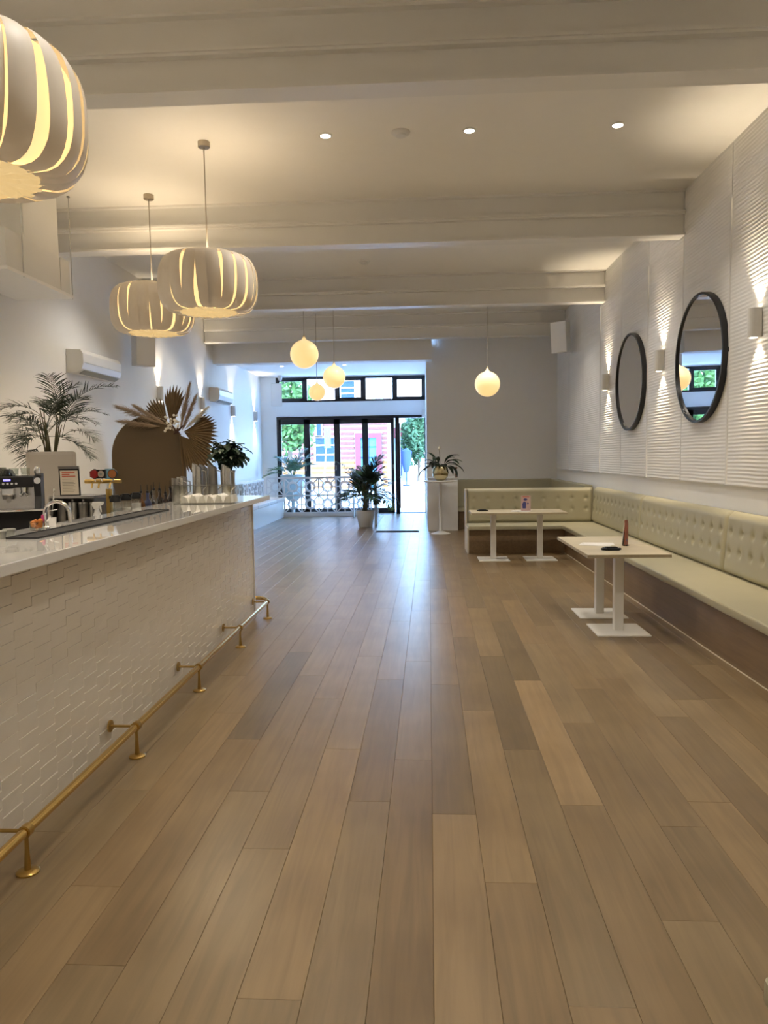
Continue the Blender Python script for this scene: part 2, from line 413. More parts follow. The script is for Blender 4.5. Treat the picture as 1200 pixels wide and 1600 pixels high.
# ceiling beams: two stacked painted steel joists each
def beam(yc, label):
    t = thing('ceiling_beam', label, 'beam', ((XL+XR)/2, yc, 4.0), 'painted ceiling beams')
    x0, x1 = XL+.02, XR-.05
    for nm, z0, z1 in (('lower_joist', 4.00, 4.25), ('upper_joist', 4.25, ZC)):
        m = MB(); m.box(x0, x1, yc-.1, yc+.1, z0, z0+.022); m.box(x0, x1, yc-.085, yc+.085, z1-.02, z1)
        m.box(x0, x1, yc-.03, yc+.03, z0+.022, z1-.02)
        m.build(nm, 'beam', t)
beam(5.04, 'painted ceiling beam nearest the viewer, across the top of the picture')
beam(8.62, 'painted ceiling beam just beyond the row of three downlights')
beam(12.16, 'painted ceiling beam above the farther round mirror')
beam(15.4, 'painted ceiling beam above the globe lamps, nearest the street windows')
beam(1.3, 'painted ceiling beam overhead behind the viewpoint')

# ------------------------------------------------------------------ windows and doors of the street front
XS = [-4.07, -3.22, -2.366, -1.567, -.755, .13]
w1 = bpy.data.objects.new('window_1', None); C.objects.link(w1); w1.location = (-2, YF, 3.1); w1['kind'] = 'structure'; w1['label'] = 'black framed row of high windows above the doors'
z0, z1 = 3.15, 3.835
m = MB(); m.box(-4.07, .13, YF-.04, YF+.05, z0, z0+.05); m.box(-4.07, .13, YF-.04, YF+.05, z1-.05, z1)
for x in XS: m.box(max(x-.035, -4.07), min(x+.035, .13), YF-.04, YF+.05, z0, z1)
m.build('window_frame', 'black_metal', w1)
for i in range(5):
    a, b = XS[i]+.035, XS[i+1]-.035; c, d = z0+.05, z1-.05
    if i % 2 == 0:
        s = MB(); e = .07
        s.box(a, b, YF-.03, YF+.03, c, c+e*.8); s.box(a, b, YF-.03, YF+.03, d-e*.8, d); s.box(a, a+e, YF-.03, YF+.03, c, d); s.box(b-e, b, YF-.03, YF+.03, c, d)
        s.build('sash', 'black_metal', w1)
    MB().box(a, b, YF, YF+.006, c, d).build('pane', 'glass', w1)
d1 = bpy.data.objects.new('door_1', None); C.objects.link(d1); d1.location = (-2, YF, 0); d1['kind'] = 'structure'; d1['label'] = 'black framed glass folding doors to the street, last leaf folded open'
m = MB(); m.box(-4.07, .13, YF-.06, YF+.06, 2.66, 2.74); m.box(-4.07, -4.02, YF-.06, YF+.06, 0, 2.66); m.box(.10, .13, YF-.06, YF+.06, 0, 2.66); m.box(-4.07, .13, YF-.06, YF+.06, -.012, .012)
m.build('door_frame', 'black_metal', d1)
def leaf(a, b):
    m = MB(); s = .085; zt, zb = 2.665, .01
    m.box(a, b, YF-.025, YF+.025, zb, zb+.13); m.box(a, b, YF-.025, YF+.025, zt-.14, zt); m.box(a, a+s, YF-.025, YF+.025, zb, zt); m.box(b-s, b, YF-.025, YF+.025, zb, zt)
    o = m.build('door_leaf', 'black_metal', d1)
    MB().box(a+s, b-s, YF-.003, YF+.003, zb+.13, zt-.14).build('pane', 'glass', o)
    MB().box(b-.045, b-.025, YF-.045, YF-.025, 1.22, 1.36).build('handle', 'steel', o)
for i in range(4): leaf(XS[i] if i else -4.03, XS[i+1])
# folded leaf standing nearly square to the front
def leaf_y(x, y0, y1, sk):
    f = lambda a, b, d: (x+d+sk*(a-y1), a, b)
    m = MB(); s = .075
    for (a0,a1,b0,b1) in ((y0,y1,.02,.14),(y0,y1,2.51,2.65),(y0,y0+s,.02,2.65),(y1-s,y1,.02,2.65)):
        m.prism([(a0,b0),(a1,b0),(a1,b1),(a0,b1)], f, -.022, .022)
    o = m.build('door_leaf', 'black_metal', d1)
    MB().prism([(y0+s,.14),(y1-s,.14),(y1-s,2.51),(y0+s,2.51)], f, -.003, .003).build('pane', 'glass', o)
    MB().prism([(y0+.03,1.0),(y0+.12,1.0),(y0+.12,1.03),(y0+.03,1.03)], f, .022, .06).build('handle', 'steel', o)
leaf_y(-.70, YF-.80, YF-.03, -.12)
leaf_y(-.60, YF-.80, YF-.03, .08)

# ------------------------------------------------------------------ bar
BX, BE = -1.70, 7.32          # bar front face, far end
bar = thing('bar_counter', 'long white tiled bar with glossy stone counter on the left', 'bar', (-2.2, 4.5, 0))
m = MB(); m.box(BX-.59, BX-.014, 1.2, BE-.014, 0, 1.163); m.build('bar_body', 'grout', bar)
m = MB(); m.box(BX-.585, BX-.004, BE-.014, BE, 0, 1.163); m.build('end_panel', 'white_plastic', bar)
m = MB(); m.box(BX-.02, BX+.004, BE-.012, BE+.004, 0, 1.163); m.build('corner_trim', 'white_metal', bar)
m = MB(); m.box(-2.30, -1.585, 1.2, 7.62, 1.163, 1.21); m.build('countertop', 'stone', bar, bevel=.004)
# tiles: 0.15 x 0.075, faces tipped a little
TW, TH = .15, .0775
tr = random.Random(3); tmesh = []
def tile_shape(th=TH):
    g = .00025; lo = .001; pr_ = tr.uniform(0, .0038); tlt = tr.uniform(-.0012, .0012)
    q = [lo+tr.uniform(0,.001), lo+tr.uniform(0,.001), lo+pr_+tlt+.001, lo+pr_-tlt+.001]
    y0, y1, z0, z1 = g, TW-g, g, th-g
    vs = [(-.012,y0,z0),(-.012,y1,z0),(-.012,y1,z1),(-.012,y0,z1),(q[0],y0,z0),(q[1],y1,z0),(q[2],y1,z1),(q[3],y0,z1)]
    fs = [(0,3,2,1),(4,5,6,7),(0,1,5,4),(1,2,6,5),(2,3,7,6),(3,0,4,7)]
    return vs, fs
for _ in range(16):
    a = MB(); a.add(*tile_shape()); tmesh.append(a.mesh('tile', 'tile', bevel=.0008, bseg=1))
thalf = []
for _ in range(4):
    a = MB(); a.add(*tile_shape(TH/2)); thalf.append(a.mesh('tile', 'tile', bevel=.0008, bseg=1))
tl = []
for k in range(40):                      # upright columns, every other one shifted by half a tile
    y = BE-.02-TW*(k+1)
    if y < 1.25: break
    if k % 2: tl += [(y, r*TH, 0) for r in range(15)]
    else: tl += [(y, 0, 1)]+[(y, TH/2+r*TH, 0) for r in range(14)]+[(y, 14.5*TH, 1)]
tl.sort(key=lambda p: (p[0] < 2.75, p[0]))
trest = MB()
for i, (y, z, hf) in enumerate(tl):
    me = tr.choice(thalf if hf else tmesh)
    if i < 298:
        o = link('tile', me, bar); o.location = Vector((BX-.012, y, z))-bar.location
    else:
        trest.add([(BX-.012+v.co.x, y+v.co.y, z+v.co.z) for v in me.vertices], [tuple(p.vertices) for p in me.polygons])
o = trest.build('tile_remainder', 'tile', bar); o['kind'] = 'stuff'
# foot rail
rail = thing('foot_rail', 'polished brass foot rail along the base of the tiled bar', 'rail', (-1.548, 4.5, 0))
RX, RZ = -1.548, .168
path = [(RX, 1.0, RZ), (RX, 4, RZ), (RX, 7.19, RZ)]
for i in range(1, 9):
    a = math.pi/2*i/8; path.append((RX-.22*(1-math.cos(a)), 7.19+.22*math.sin(a), RZ))
path.append((-2.15, 7.41, RZ))
MB().tube(path, .019, 14).build('rail_tube', 'brass', rail, smooth=True)
def rail_post(x, y, to_bar=True):
    m = MB().lathe([(.044,0),(.044,.006),(.038,.011),(.0135,.014),(.0125,.03),(.0085,.10),(.0085,.15)], (x, y, 0), 18)
    p = m.build('post', 'brass_old', rail, smooth=True)
    c = MB(); c.tube([(x, y-.016, RZ), (x, y+.016, RZ)] if to_bar else [(x-.016, y, RZ), (x+.016, y, RZ)], .026, 16).build('collar', 'brass_old', p, smooth=True)
    if to_bar:
        MB().tube([(x, y, RZ), (BX+.008, y, RZ)], .0075, 10).build('bracket', 'brass_old', p, smooth=True)
        MB().tube([(BX+.006, y, RZ), (BX+.015, y, RZ)], .033, 18).build('wall_flange', 'brass_old', p, smooth=True)
for y in (1.56, 2.683, 3.794, 4.915, 6.078, 7.19): rail_post(RX, y)
rail_post(-1.83, 7.41, False)

# work bench behind the counter and cabinet along the wall
wb = thing('work_bench', 'stainless steel work bench behind the bar counter', 'bench', (-2.65, 5, 0))
MB().box(-3.15, -2.305, 3.0, 7.6, 1.06, 1.10).build('bench_top', 'steel', wb)
MB().box(-3.1, -2.32, 3.05, 7.55, 0, 1.06).build('bench_body', 'dark_steel', wb)
bb = thing('back_cabinet', 'white cabinet along the wall behind the bar', 'cabinet', (-3.9, 9.3, 0))
MB().box(-4.48, -3.22, 6.2, 12.4, .97, 1.0).build('cabinet_top', 'stone', bb)
MB().box(-4.48, -3.26, 6.24, 12.36, 0, .97).build('cabinet_body', 'white_plastic', bb)

mt = thing('bar_mat', 'black rubber bar mat on the white counter', 'mat', (-2.0, 4.7, 1.21))
MB().box(-2.085, -1.92, 3.57, 5.5, 1.2101, 1.2165).build('mat_base', 'rubber', mt)
for a in ((-2.085,-2.075,3.57,5.5),(-1.93,-1.92,3.57,5.5),(-2.075,-1.93,3.57,3.58),(-2.075,-1.93,5.49,5.5)):
    MB().box(*a, 1.2165, 1.221).build('mat_rim', 'rubber', mt)

# ------------------------------------------------------------------ benches
def tuft(name, L, H, cols, rows, fn, parent, lean=.06, thick=.10, res=.018):
    """padded back: u along, v up, d toward the sitter; fn(u,v,d)->xyz"""
    nu = max(12, int(L/res)); nv = max(8, int(H/res)); m = MB()
    us = [L*(i+.5)/cols for i in range(cols)] if cols else []
    for i in range(nu+1):
        u = L*i/nu
        for j in range(nv+1):
            v = H*j/nv
            eu = min(u, L-u)/.05; ev = min(v, H-v)/.06
            r = 1-(1-min(1, eu))**2*.5; r2 = 1-(1-min(1, ev))**2*.45
            d = thick*r*r2
            for rz in rows:
                if abs(v-rz) < .13:
                    for uu in us:
                        if abs(u-uu) < .13:
                            q = (u-uu)**2+(v-rz)**2
                            d -= .028*math.exp(-q/(2*.019**2))
                            # short folds below and above each button
                            d -= .006*math.exp(-((u-uu)**2)/(2*.014**2)-((v-rz-.03)**2)/(2*.03**2))
            m.v.append(fn(u, v, d-lean*v/H))
    for i in range(nu):
        for j in range(nv):
            a = i*(nv+1)+j; m.f.append((a, a+nv+1, a+nv+2, a+1))
    b = len(m.v)
    rim = [i*(nv+1) for i in range(nu+1)]+[nu*(nv+1)+j for j in range(1, nv+1)]+[i*(nv+1)+nv for i in range(nu-1,-1,-1)]+[j for j in range(nv-1,0,-1)]
    base = []
    for i in rim:
        ii, jj = divmod(i, nv+1); u = L*ii/nu; v = H*jj/nv
        base.append(len(m.v)); m.v.append(fn(u, v, -lean*1.0-.005 if True else 0))
    n = len(rim)
    for k in range(n): m.f.append((rim[k], rim[(k+1)%n], base[(k+1)%n], base[k]))
    m.f.append(tuple(base))
    o = m.build(name, 'leather', parent, smooth=True)
    for rz in rows:
        for uu in us:
            d = thick-.030-lean*rz/H
            bm_ = MB(); ring = []
            for rr, dd in ((.0115, 0), (.009, .005), (.003, .007)):
                ring.append([fn(uu+rr*math.cos(t*math.pi/4), rz+rr*math.sin(t*math.pi/4), d+dd) for t in range(8)])
            bm_.v = [p for q in ring for p in q]
            for a in range(2):
                for t in range(8): bm_.f.append((a*8+t, a*8+(t+1)%8, (a+1)*8+(t+1)%8, (a+1)*8+t))
            bm_.f.append(tuple(16+t for t in range(8)))
            bm_.build('button', 'leather', o, smooth=True)
    return o
BZ = .455
bn = thing('banquette', 'long olive leather corner bench with buttoned back along the right wall', 'bench', (2.6, 7, 0))
MB().box(2.305, 2.98, .9, 12.62, 0, .385).build('base', 'benchwood', bn)
MB().box(2.296, 2.304, .9, 11.93, .0, .006).build('base_strip', 'cream', bn)
MB().box(.76, 2.305, 11.95, 12.62, 0, .385).build('base', 'benchwood', bn)
MB().box(.735, .76, 11.93, 12.66, 0, .42).build('end_panel', 'cream', bn)
MB().box(2.255, 2.9, .9, 11.9, .385, BZ).build('seat_cushion', 'leather', bn, bevel=.022, bseg=3)
MB().box(.75, 2.9, 11.88, 12.5, .385, BZ).build('seat_cushion', 'leather', bn, bevel=.022, bseg=3)
# backs along the wall (facing -x)
yedges = [12.47, 9.774, 7.067, 4.36, 1.65]
for a, b in zip(yedges[1:], yedges[:-1]):
    tuft('back_cushion', b-a-.006, .58, 12, (.215, .40), (lambda y0: lambda u, v, d: (2.93-d, y0+u, BZ+v))(a+.003), bn, lean=.045)
# return back (facing -y)
tuft('back_cushion', 2.10, .575, 9, (.22, .40), lambda u, v, d: (.765+u, 12.53-d, BZ+v), bn, lean=.045)
MB().box(.745, 2.9, 12.58, 12.66, .385, 1.02).build('back_board', 'leather', bn, bevel=.015)
MB().box(.735, .762, 12.43, 12.66, .42, 1.025).build('end_trim', 'cream', bn, bevel=.008)
# booth behind, against the end wall
b2 = thing('booth_bench', 'olive bench against the end wall behind the corner bench', 'bench', (1.9, 16, 0))
MB().box(.80, 2.98, 15.9, 16.46, 0, .385).build('base', 'benchwood', b2)
MB().box(.78, 2.98, 15.84, 16.4, .385, BZ).build('seat_cushion', 'leather', b2, bevel=.02)
MB().box(.78, 2.86, 16.32, 16.47, BZ, 1.06).build('back_cushion', 'leather', b2, bevel=.03, bseg=3)
MB().box(2.84, 2.985, 13.0, 16.32, BZ, 1.05).build('back_cushion', 'leather', b2, bevel=.03, bseg=3)
MB().box(2.4, 2.9, 13.0, 15.84, .385, BZ).build('seat_cushion', 'leather', b2, bevel=.02)
MB().box(2.45, 2.98, 13.0, 15.9, 0, .385).build('base', 'benchwood', b2)
# near return at the bottom right corner
b3 = thing('bench_end', 'corner of an olive cushioned bench end at the lower right', 'bench', (1.5, 1.3, 0))
MB().box(.775, 2.24, .95, 1.53, 0, .385).build('base', 'benchwood', b3)
MB().box(.737, 2.24, .9, 1.577, .385, BZ).build('seat_cushion', 'leather', b3, bevel=.02, bseg=3)

# ------------------------------------------------------------------ cafe tables
def cafe_table():
    t = thing('cafe_table', 'x', 'table', (0,0,0), 'square cafe tables')
    MB().box(-.348, .348, -.348, .348, .712, .738).build('tabletop', 'tabletop', t, bevel=.002)
    e = MB(); w = .3515
    e.box(-w,w,-w,-.348,.710,.737); e.box(-w,w,.348,w,.710,.737); e.box(-w,-.348,-.348,.348,.710,.737); e.box(.348,w,-.348,.348,.710,.737)
    e.build('edge_band', 'tableedge', t)
    MB().box(-.04,.04,-.04,.04,.012,.70).build('column', 'white_metal', t, bevel=.004)
    MB().box(-.23,.23,-.23,.23,0,.012).build('base_plate', 'white_metal', t, bevel=.003)
    MB().box(-.15,.15,-.15,.15,.70,.711).build('top_plate', 'white_metal', t)
    return t
ct = cafe_table(); ct.location = (1.757, 6.64, 0); ct['label'] = 'nearest square cafe table on white pedestal beside the long bench'
copy_tree(ct, (1.757, 7.346, 0), label='square cafe table pushed up behind the nearest one, under white papers')
copy_tree(ct, (1.09, 11.27, 0), label='left square cafe table of the far pair, black coaster on it')
copy_tree(ct, (1.796, 11.27, 0), label='right square cafe table of the far pair near the bench corner')
TZ = .7385
def papers(x, y, rz, label):
    t = thing('paper_menu', label, 'paper', (0,0,0), 'paper menus on the tables')
    for k, (dx, dy, r, w, h) in enumerate(((0,0,0,.21,.29),(.03,-.02,.22,.20,.28))):
        m = MB(); c, s = math.cos(r), math.sin(r)
        f = lambda a, b, d: (dx+a*c-b*s, dy+a*s+b*c, d)
        m.prism([(-w/2,-h/2),(w/2,-h/2),(w/2,h/2),(-w/2,h/2)], f, .0005+k*.003, .003+k*.003).build('sheet', 'paper', t)
    t.location = (x, y, TZ); t.rotation_euler = (0,0,rz)
papers(1.64, 7.0, 1.2, 'white paper menus lying across the seam of the near tables')
papers(1.50, 11.2, 1.4, 'white paper sheets under the standing card on the far tables')
def coaster(x, y, label):
    t = thing('card_reader', label, 'holder', (0,0,0), 'small black holders on the tables')
    MB().box(-.065,.065,-.045,.045,0,.022).build('body', 'black', t, bevel=.006)
    MB().box(-.085,-.06,-.02,.02,.004,.018).build('tab', 'black', t); MB().box(.06,.085,-.02,.02,.004,.018).build('tab', 'black', t)
    MB().box(-.05,.05,-.03,.03,.022,.030).build('lid', 'black', t, bevel=.003)
    t.location = (x, y, TZ); t.rotation_euler = (0,0,.1)
coaster(1.68, 6.60, 'small black holder on the nearest table beside the papers')
coaster(.93, 11.3, 'small black holder at the left end of the far tables')
def card(x, y, rz, label, kind):
    t = thing('table_card', label, 'card', (0,0,0), 'standing table cards')
    h = .235; w = .072
    if kind == 'pink':
        MB().box(-w,w,-.004,.004,.004,h).build('card', 'card_pink', t)
        # printed figure: hat, coat, bag, stripe
        MB().add([(.004+.03*math.cos(i*math.pi/5)-.012, -.0052, .175+.02*math.sin(i*math.pi/5)) for i in range(10)], [tuple(range(10))]).build('print', 'card_blue', t)
        MB().add([(-.05,-.0052,.04),(.0,-.0052,.04),(.005,-.0052,.13),(-.03,-.0052,.15),(-.055,-.0052,.11)], [(0,1,2,3,4)]).build('print', 'card_blue', t)
        MB().add([(.03+.014*math.cos(i*math.pi/4),-.0052,.115+.014*math.sin(i*math.pi/4)) for i in range(8)], [tuple(range(8))]).build('print', 'card_blue', t)
        MB().box(-.05,.05,-.0055,-.0045,.212,.222).build('print', 'ink_red', t)
    else:
        m = MB(); m.prism([(-.05,0),(.05,0),(.05,.20),(.035,.225),(0,.235),(-.05,.235)], lambda a,b,d: (a,d,b+.004), -.004, .004).build('card', 'card_red', t)
        MB().prism([(-.05,0),(.05,0),(.05,.21),(-.05,.21)], lambda a,b,d: (a,d+.03-.12*b,b+.004), -.003, .003).build('card', 'paper', t)
        MB().add([(.0+.018*math.cos(i*math.pi/4),-.0052,.05+.014*math.sin(i*math.pi/4)) for i in range(8)], [tuple(range(8))]).build('print', 'card_blue', t)
    MB().box(-.035,.035,-.02,.02,0,.006).build('foot', 'black', t)
    t.location = (x, y, TZ); t.rotation_euler = (0,0,rz)
card(1.58, 11.24, .0, 'pink standing card with a dark printed figure on the far tables', 'pink')
card(1.90, 6.92, 1.05, 'folded brick-red standing card on the near tables', 'red')

# ------------------------------------------------------------------ mirrors and wall lights
def ring_x(r0, r1, seg, x0, x1, yc, zc):
    m = MB(); prof = [(r0,x0),(r1,x0),(r1,x1),(r0,x1)]
    for rr, xx in prof:
        for k in range(seg):
            a = 2*math.pi*k/seg; m.v.append((xx, yc+rr*math.cos(a), zc+rr*math.sin(a)))
    for i in range(4):
        for k in range(seg): m.f.append((i*seg+k, i*seg+(k+1)%seg, ((i+1)%4)*seg+(k+1)%seg, ((i+1)%4)*seg+k))
    return m
def disc_x(r, seg, x0, x1, yc, zc):
    m = MB()
    for xx in (x0, x1):
        for k in range(seg):
            a = 2*math.pi*k/seg; m.v.append((xx, yc+r*math.cos(a), zc+r*math.sin(a)))
    m.f = [tuple(range(seg)), tuple(range(2*seg-1, seg-1, -1))]+[(k,(k+1)%seg,seg+(k+1)%seg,seg+k) for k in range(seg)]
    return m
def round_mirror(y, z, label):
    t = thing('round_mirror', label, 'mirror', (XR-.05, y, z-.67), 'round wall mirrors')
    ring_x(.645, .67, 72, XR-.105, XR-.045, y, z).build('frame', 'black_metal', t, smooth=True)
    dm = disc_x(.65, 72, XR-.085, XR-.06, y, z); dm.v = [(a-(c-z)*.010, b, c) for a, b, c in dm.v]      # hangs tipped a touch downward
    dm.build('mirror_glass', 'mirror', t)
round_mirror(7.97, 2.575, 'nearer large round mirror in black frame, reflecting the street windows')
round_mirror(10.55, 2.58, 'farther large round mirror in black frame, reflecting plain wall')
def sconce(x, sgn, y, z, label, grp):
    """sgn: direction into the room"""
    t = thing('wall_light', label, 'wall light', (x, y, z-.13), grp)
    prof = [(-.055,0),(.055,0)]+arc((0,.045), .055, 0, math.pi, 12)
    m = MB(); m.prism(prof, lambda a,b,d: (x+sgn*b, y+a, d), z-.125, z+.125).build('body', 'white_metal', t, smooth=True)
    for dz in (1, -1):
        MB().lathe([(.030, 0), (.030, .003)], (x+sgn*.048, y, z+dz*.126-(.0015)), 16).build('lamp_opening', 'lit', t)
        lamp('wall_light_lamp', 'SPOT', (x+sgn*.05, y, z+dz*.132), P_SCONCE, WARM, t, (-.10*sgn, 0, dz), .012, 84, 1.0)
XP = XR-.048
for y, lb in ((3.9, 'first'), (1.3, 'second'), (-1.3, 'third')): sconce(XP, -1, y, 2.72, lb+' added fill wall light, unseen past the right edge of view', 'wall lights on the ribbed wall')  # guessed fixtures out of view, added to brighten the room
for y, lb in ((6.2, 'first'), (3.6, 'second'), (1.0, 'third')): sconce(XL, 1, y, 2.70, lb+' added fill wall light, unseen past the left edge of view', 'wall lights on the bar side wall')  # unseen too, added for more light on the bar side
sconce(XP, -1, 6.67, 2.71, 'up-and-down wall light at the right edge, beyond the nearer mirror', 'wall lights on the ribbed wall')
sconce(XP, -1, 9.235, 2.71, 'up-and-down wall light between the two round mirrors', 'wall lights on the ribbed wall')
sconce(XP, -1, 11.87, 2.71, 'up-and-down wall light beyond the farther round mirror', 'wall lights on the ribbed wall')
sconce(XL, 1, 12.55, 2.72, 'wall light above the dried palm arrangement behind the bar', 'wall lights on the bar side wall')
sconce(XL, 1, 15.0, 2.72, 'wall light just before the farther air conditioner', 'wall lights on the bar side wall')
sconce(XL, 1, 17.45, 2.72, 'wall light just beyond the farther air conditioner', 'wall lights on the bar side wall')
sconce(XL, 1, 19.85, 2.72, 'wall light nearest the street windows on the left wall', 'wall lights on the bar side wall')

# ------------------------------------------------------------------ ceiling fittings
def downlight(x, y, z, label, grp, power, cone=110):
    t = thing('downlight', label, 'downlight', (x, y, z), grp)
    MB().lathe([(.062,0),(.062,-.006),(.045,-.010),(.044,-.002)], (x, y, z), 24, False).build('trim_ring', 'white_metal', t, smooth=True)
    MB().lathe([(.044,-.0035),(.044,-.002)], (x, y, z), 20).build('led', 'lit_down', t)
    lamp('downlight_lamp', 'SPOT', (x, y, z-.02), power, DOWN, t, (0,0,-1), .05, cone, .7)
g = 'recessed downlights in the main ceiling'
for x, lb in ((-.835, 'leftmost'), (.46, 'middle'), (1.77, 'rightmost')):
    downlight(x, 6.86, ZC, lb+' lit downlight of the row of three on the cream ceiling', g, P_DOWN)
for y, lb in ((2.6, 'first'), (5.45, 'second'), (9.4, 'third'), (13.1, 'fourth')):
    downlight(-3.43, y, ZC, lb+' added fill downlight over the back of the bar, unseen behind beams', g, P_DOWN)  # invented row kept out of sight, added to light the left wall
for i, y in enumerate((3.0, -1.2, 9.3, 13.1)):
    for x, lb in ((-.86, 'left'), (.43, 'centre'), (1.73, 'right')):
        downlight(x, y, ZC, lb+' added fill downlight '+('overhead in front of the viewpoint, out of the picture', 'overhead behind the viewpoint, out of the picture', 'hidden behind the beam past the three lit ones', 'hidden behind the beam above the farther mirror')[i], g, P_DOWN)  # unseen rows added to raise the room's brightness
for x, lb in ((-3.42, 'left'), (-1.87, 'right')):
    downlight(x, 18.3, 3.86, lb+' small downlight in the lowered entrance ceiling', 'entrance downlights', 14)
def detector(x, y, label):
    t = thing('smoke_detector', label, 'detector', (x, y, ZC), 'ceiling smoke detectors')
    MB().lathe([(.085,0),(.085,-.012),(.075,-.02),(.05,-.026),(.045,-.04),(.0,-.042)], (x,y,ZC), 24, False).build('housing', 'white_plastic', t, smooth=True)
    MB().lathe([(.052,-.021),(.052,-.024)], (x,y,ZC), 20).build('vent_ring', 'grey_tub', t)
detector(-.154, 6.85, 'round smoke detector between the left and middle downlights')
detector(-.82, 11.2, 'small round smoke detector on the ceiling between the middle beams')

def pendant(x, y, zc, label, r=.45):
    t = thing('drum_pendant', label, 'pendant lamp', (x, y, zc), 'slatted pumpkin-shaped pendant lamps')
    H = .255
    def prof(a, rr=r, hh=H):    # superellipse, a from -pi/2 (bottom) to pi/2
        e = .62
        return (rr*(.56+.44*abs(math.cos(a))**e), hh*math.copysign(abs(math.sin(a))**.8, math.sin(a)))
    A = [-math.pi/2+math.pi*i/14 for i in range(15)]
    MB().lathe([prof(a, r*.93, H*.94) for a in A], (x,y,zc), 40, False).build('diffuser', 'shade_in', t, smooth=True)
    nsl = 22; pr2 = random.Random(int(abs(x*100+y*10)))
    for k in range(nsl):
        a0 = 2*math.pi*(k+pr2.uniform(-.16,.16))/nsl; wd = 2*math.pi/nsl*pr2.uniform(.88,1.0)
        tw = pr2.uniform(-.05,.05); m = MB(); nu = 5
        for i, a in enumerate(A):
            rr, zz = prof(a)
            wk = wd*(1.02 if abs(zz) > .8*H else .96)
            for j in range(nu):
                s = j/(nu-1)-.5; th = a0+s*wk+tw*zz/H
                q = rr+.012*(.25-s*s)*4*.6-.012*(s*.8)
                m.v.append((x+q*math.cos(th), y+q*math.sin(th), zc+zz))
        for i in range(14):
            for j in range(nu-1):
                b = i*nu+j; m.f.append((b, b+1, b+nu+1, b+nu))
        m.build('slat', 'slat', t, smooth=True)
    # crumpled bottom diffuser
    m = MB(); n1, n2 = 40, 6
    for i in range(n2+1):
        rr = r*.60*i/n2
        for k in range(n1):
            th = 2*math.pi*k/n1
            z = -H+.012-.012*(1 if k % 2 else 0)*(i/n2)-.012*pr2.random()*(1 if 0 < i < n2 else .6)
            m.v.append((x+rr*math.cos(th), y+rr*math.sin(th), zc+z))
    for i in range(n2):
        for k in range(n1):
            m.f.append((i*n1+k, i*n1+(k+1)%n1, (i+1)*n1+(k+1)%n1, (i+1)*n1+k))
    m.build('bottom_diffuser', 'shade_bottom', t)
    lamp('pendant_lamp', 'SPOT', (x, y, zc+H+.03), 16, WARM, t, (0,0,1), .12, 170, 1.0)
    lamp('pendant_lamp', 'SPOT', (x, y, zc-H-.03), 32, WARM, t, (0,0,-1), .15, 172, .6)
    MB().lathe([(.03,H*.98),(.03,H*1.06)], (x,y,zc), 14).build('top_boss', 'nickel', t)
    MB().tube([(x,y,zc+H), (x+.0,y,ZC-.03)], .005, 8).build('cord', 'cord', t)
    MB().tube([(x+.012,y,zc+H), (x-.006,y,ZC-.03)], .0018, 6).build('cable', 'cord', t)
    MB().lathe([(.055,0),(.055,-.045),(.05,-.05)], (x,y,ZC), 20).build('ceiling_cap', 'nickel', t, smooth=True)
pendant(-1.84, 3.05, 3.03, 'slatted pumpkin-shaped pendant cut off by the upper left edge')
pendant(-1.966, 6.91, 3.215, 'slatted pumpkin-shaped pendant on a long cord, middle of three, in front')
pendant(-2.966, 8.2, 3.255, 'slatted pumpkin-shaped pendant partly behind another, nearest the left wall')
def globe(px, y, z, r, label):
    t = thing('globe_pendant', label, 'pendant lamp', (px, y, z), 'opal globe pendant lamps')
    A = [(max(.001, r*math.sin(math.pi*i/20)), -r*math.cos(math.pi*i/20)) for i in range(19)]
    A += [(r*.22, r*.985), (r*.13, r*1.08), (r*.08, r*1.2)]
    MB().lathe(A, (px,y,z), 32).build('globe', 'globe', t, smooth=True)
    MB().lathe([(r*.085,r*1.2),(r*.06,r*1.35)], (px,y,z), 12).build('neck', 'globe_cap', t)
    MB().tube([(px,y,z+r*1.3),(px,y,ZC-.02)], .005, 6).build('cord', 'cord', t)
    MB().lathe([(.05,0),(.05,-.025)], (px,y,ZC), 16).build('ceiling_cap', 'white_metal', t)
def G(x, y, Y, d, lb): globe(gx(x, Y), Y, gz(x, y, Y), d/2, lb)
G(479.5, 553.5, 13.0, .495, 'largest glowing globe pendant, leftmost of the cluster of three')
G(525, 589, 13.9, .42, 'middle-sized glowing globe pendant, right of the cluster of three')
G(498, 613, 15.0, .335, 'smallest and lowest glowing globe pendant of the cluster of three')
G(762, 600, 13.6, .455, 'lone glowing globe pendant in front of the plain end wall')

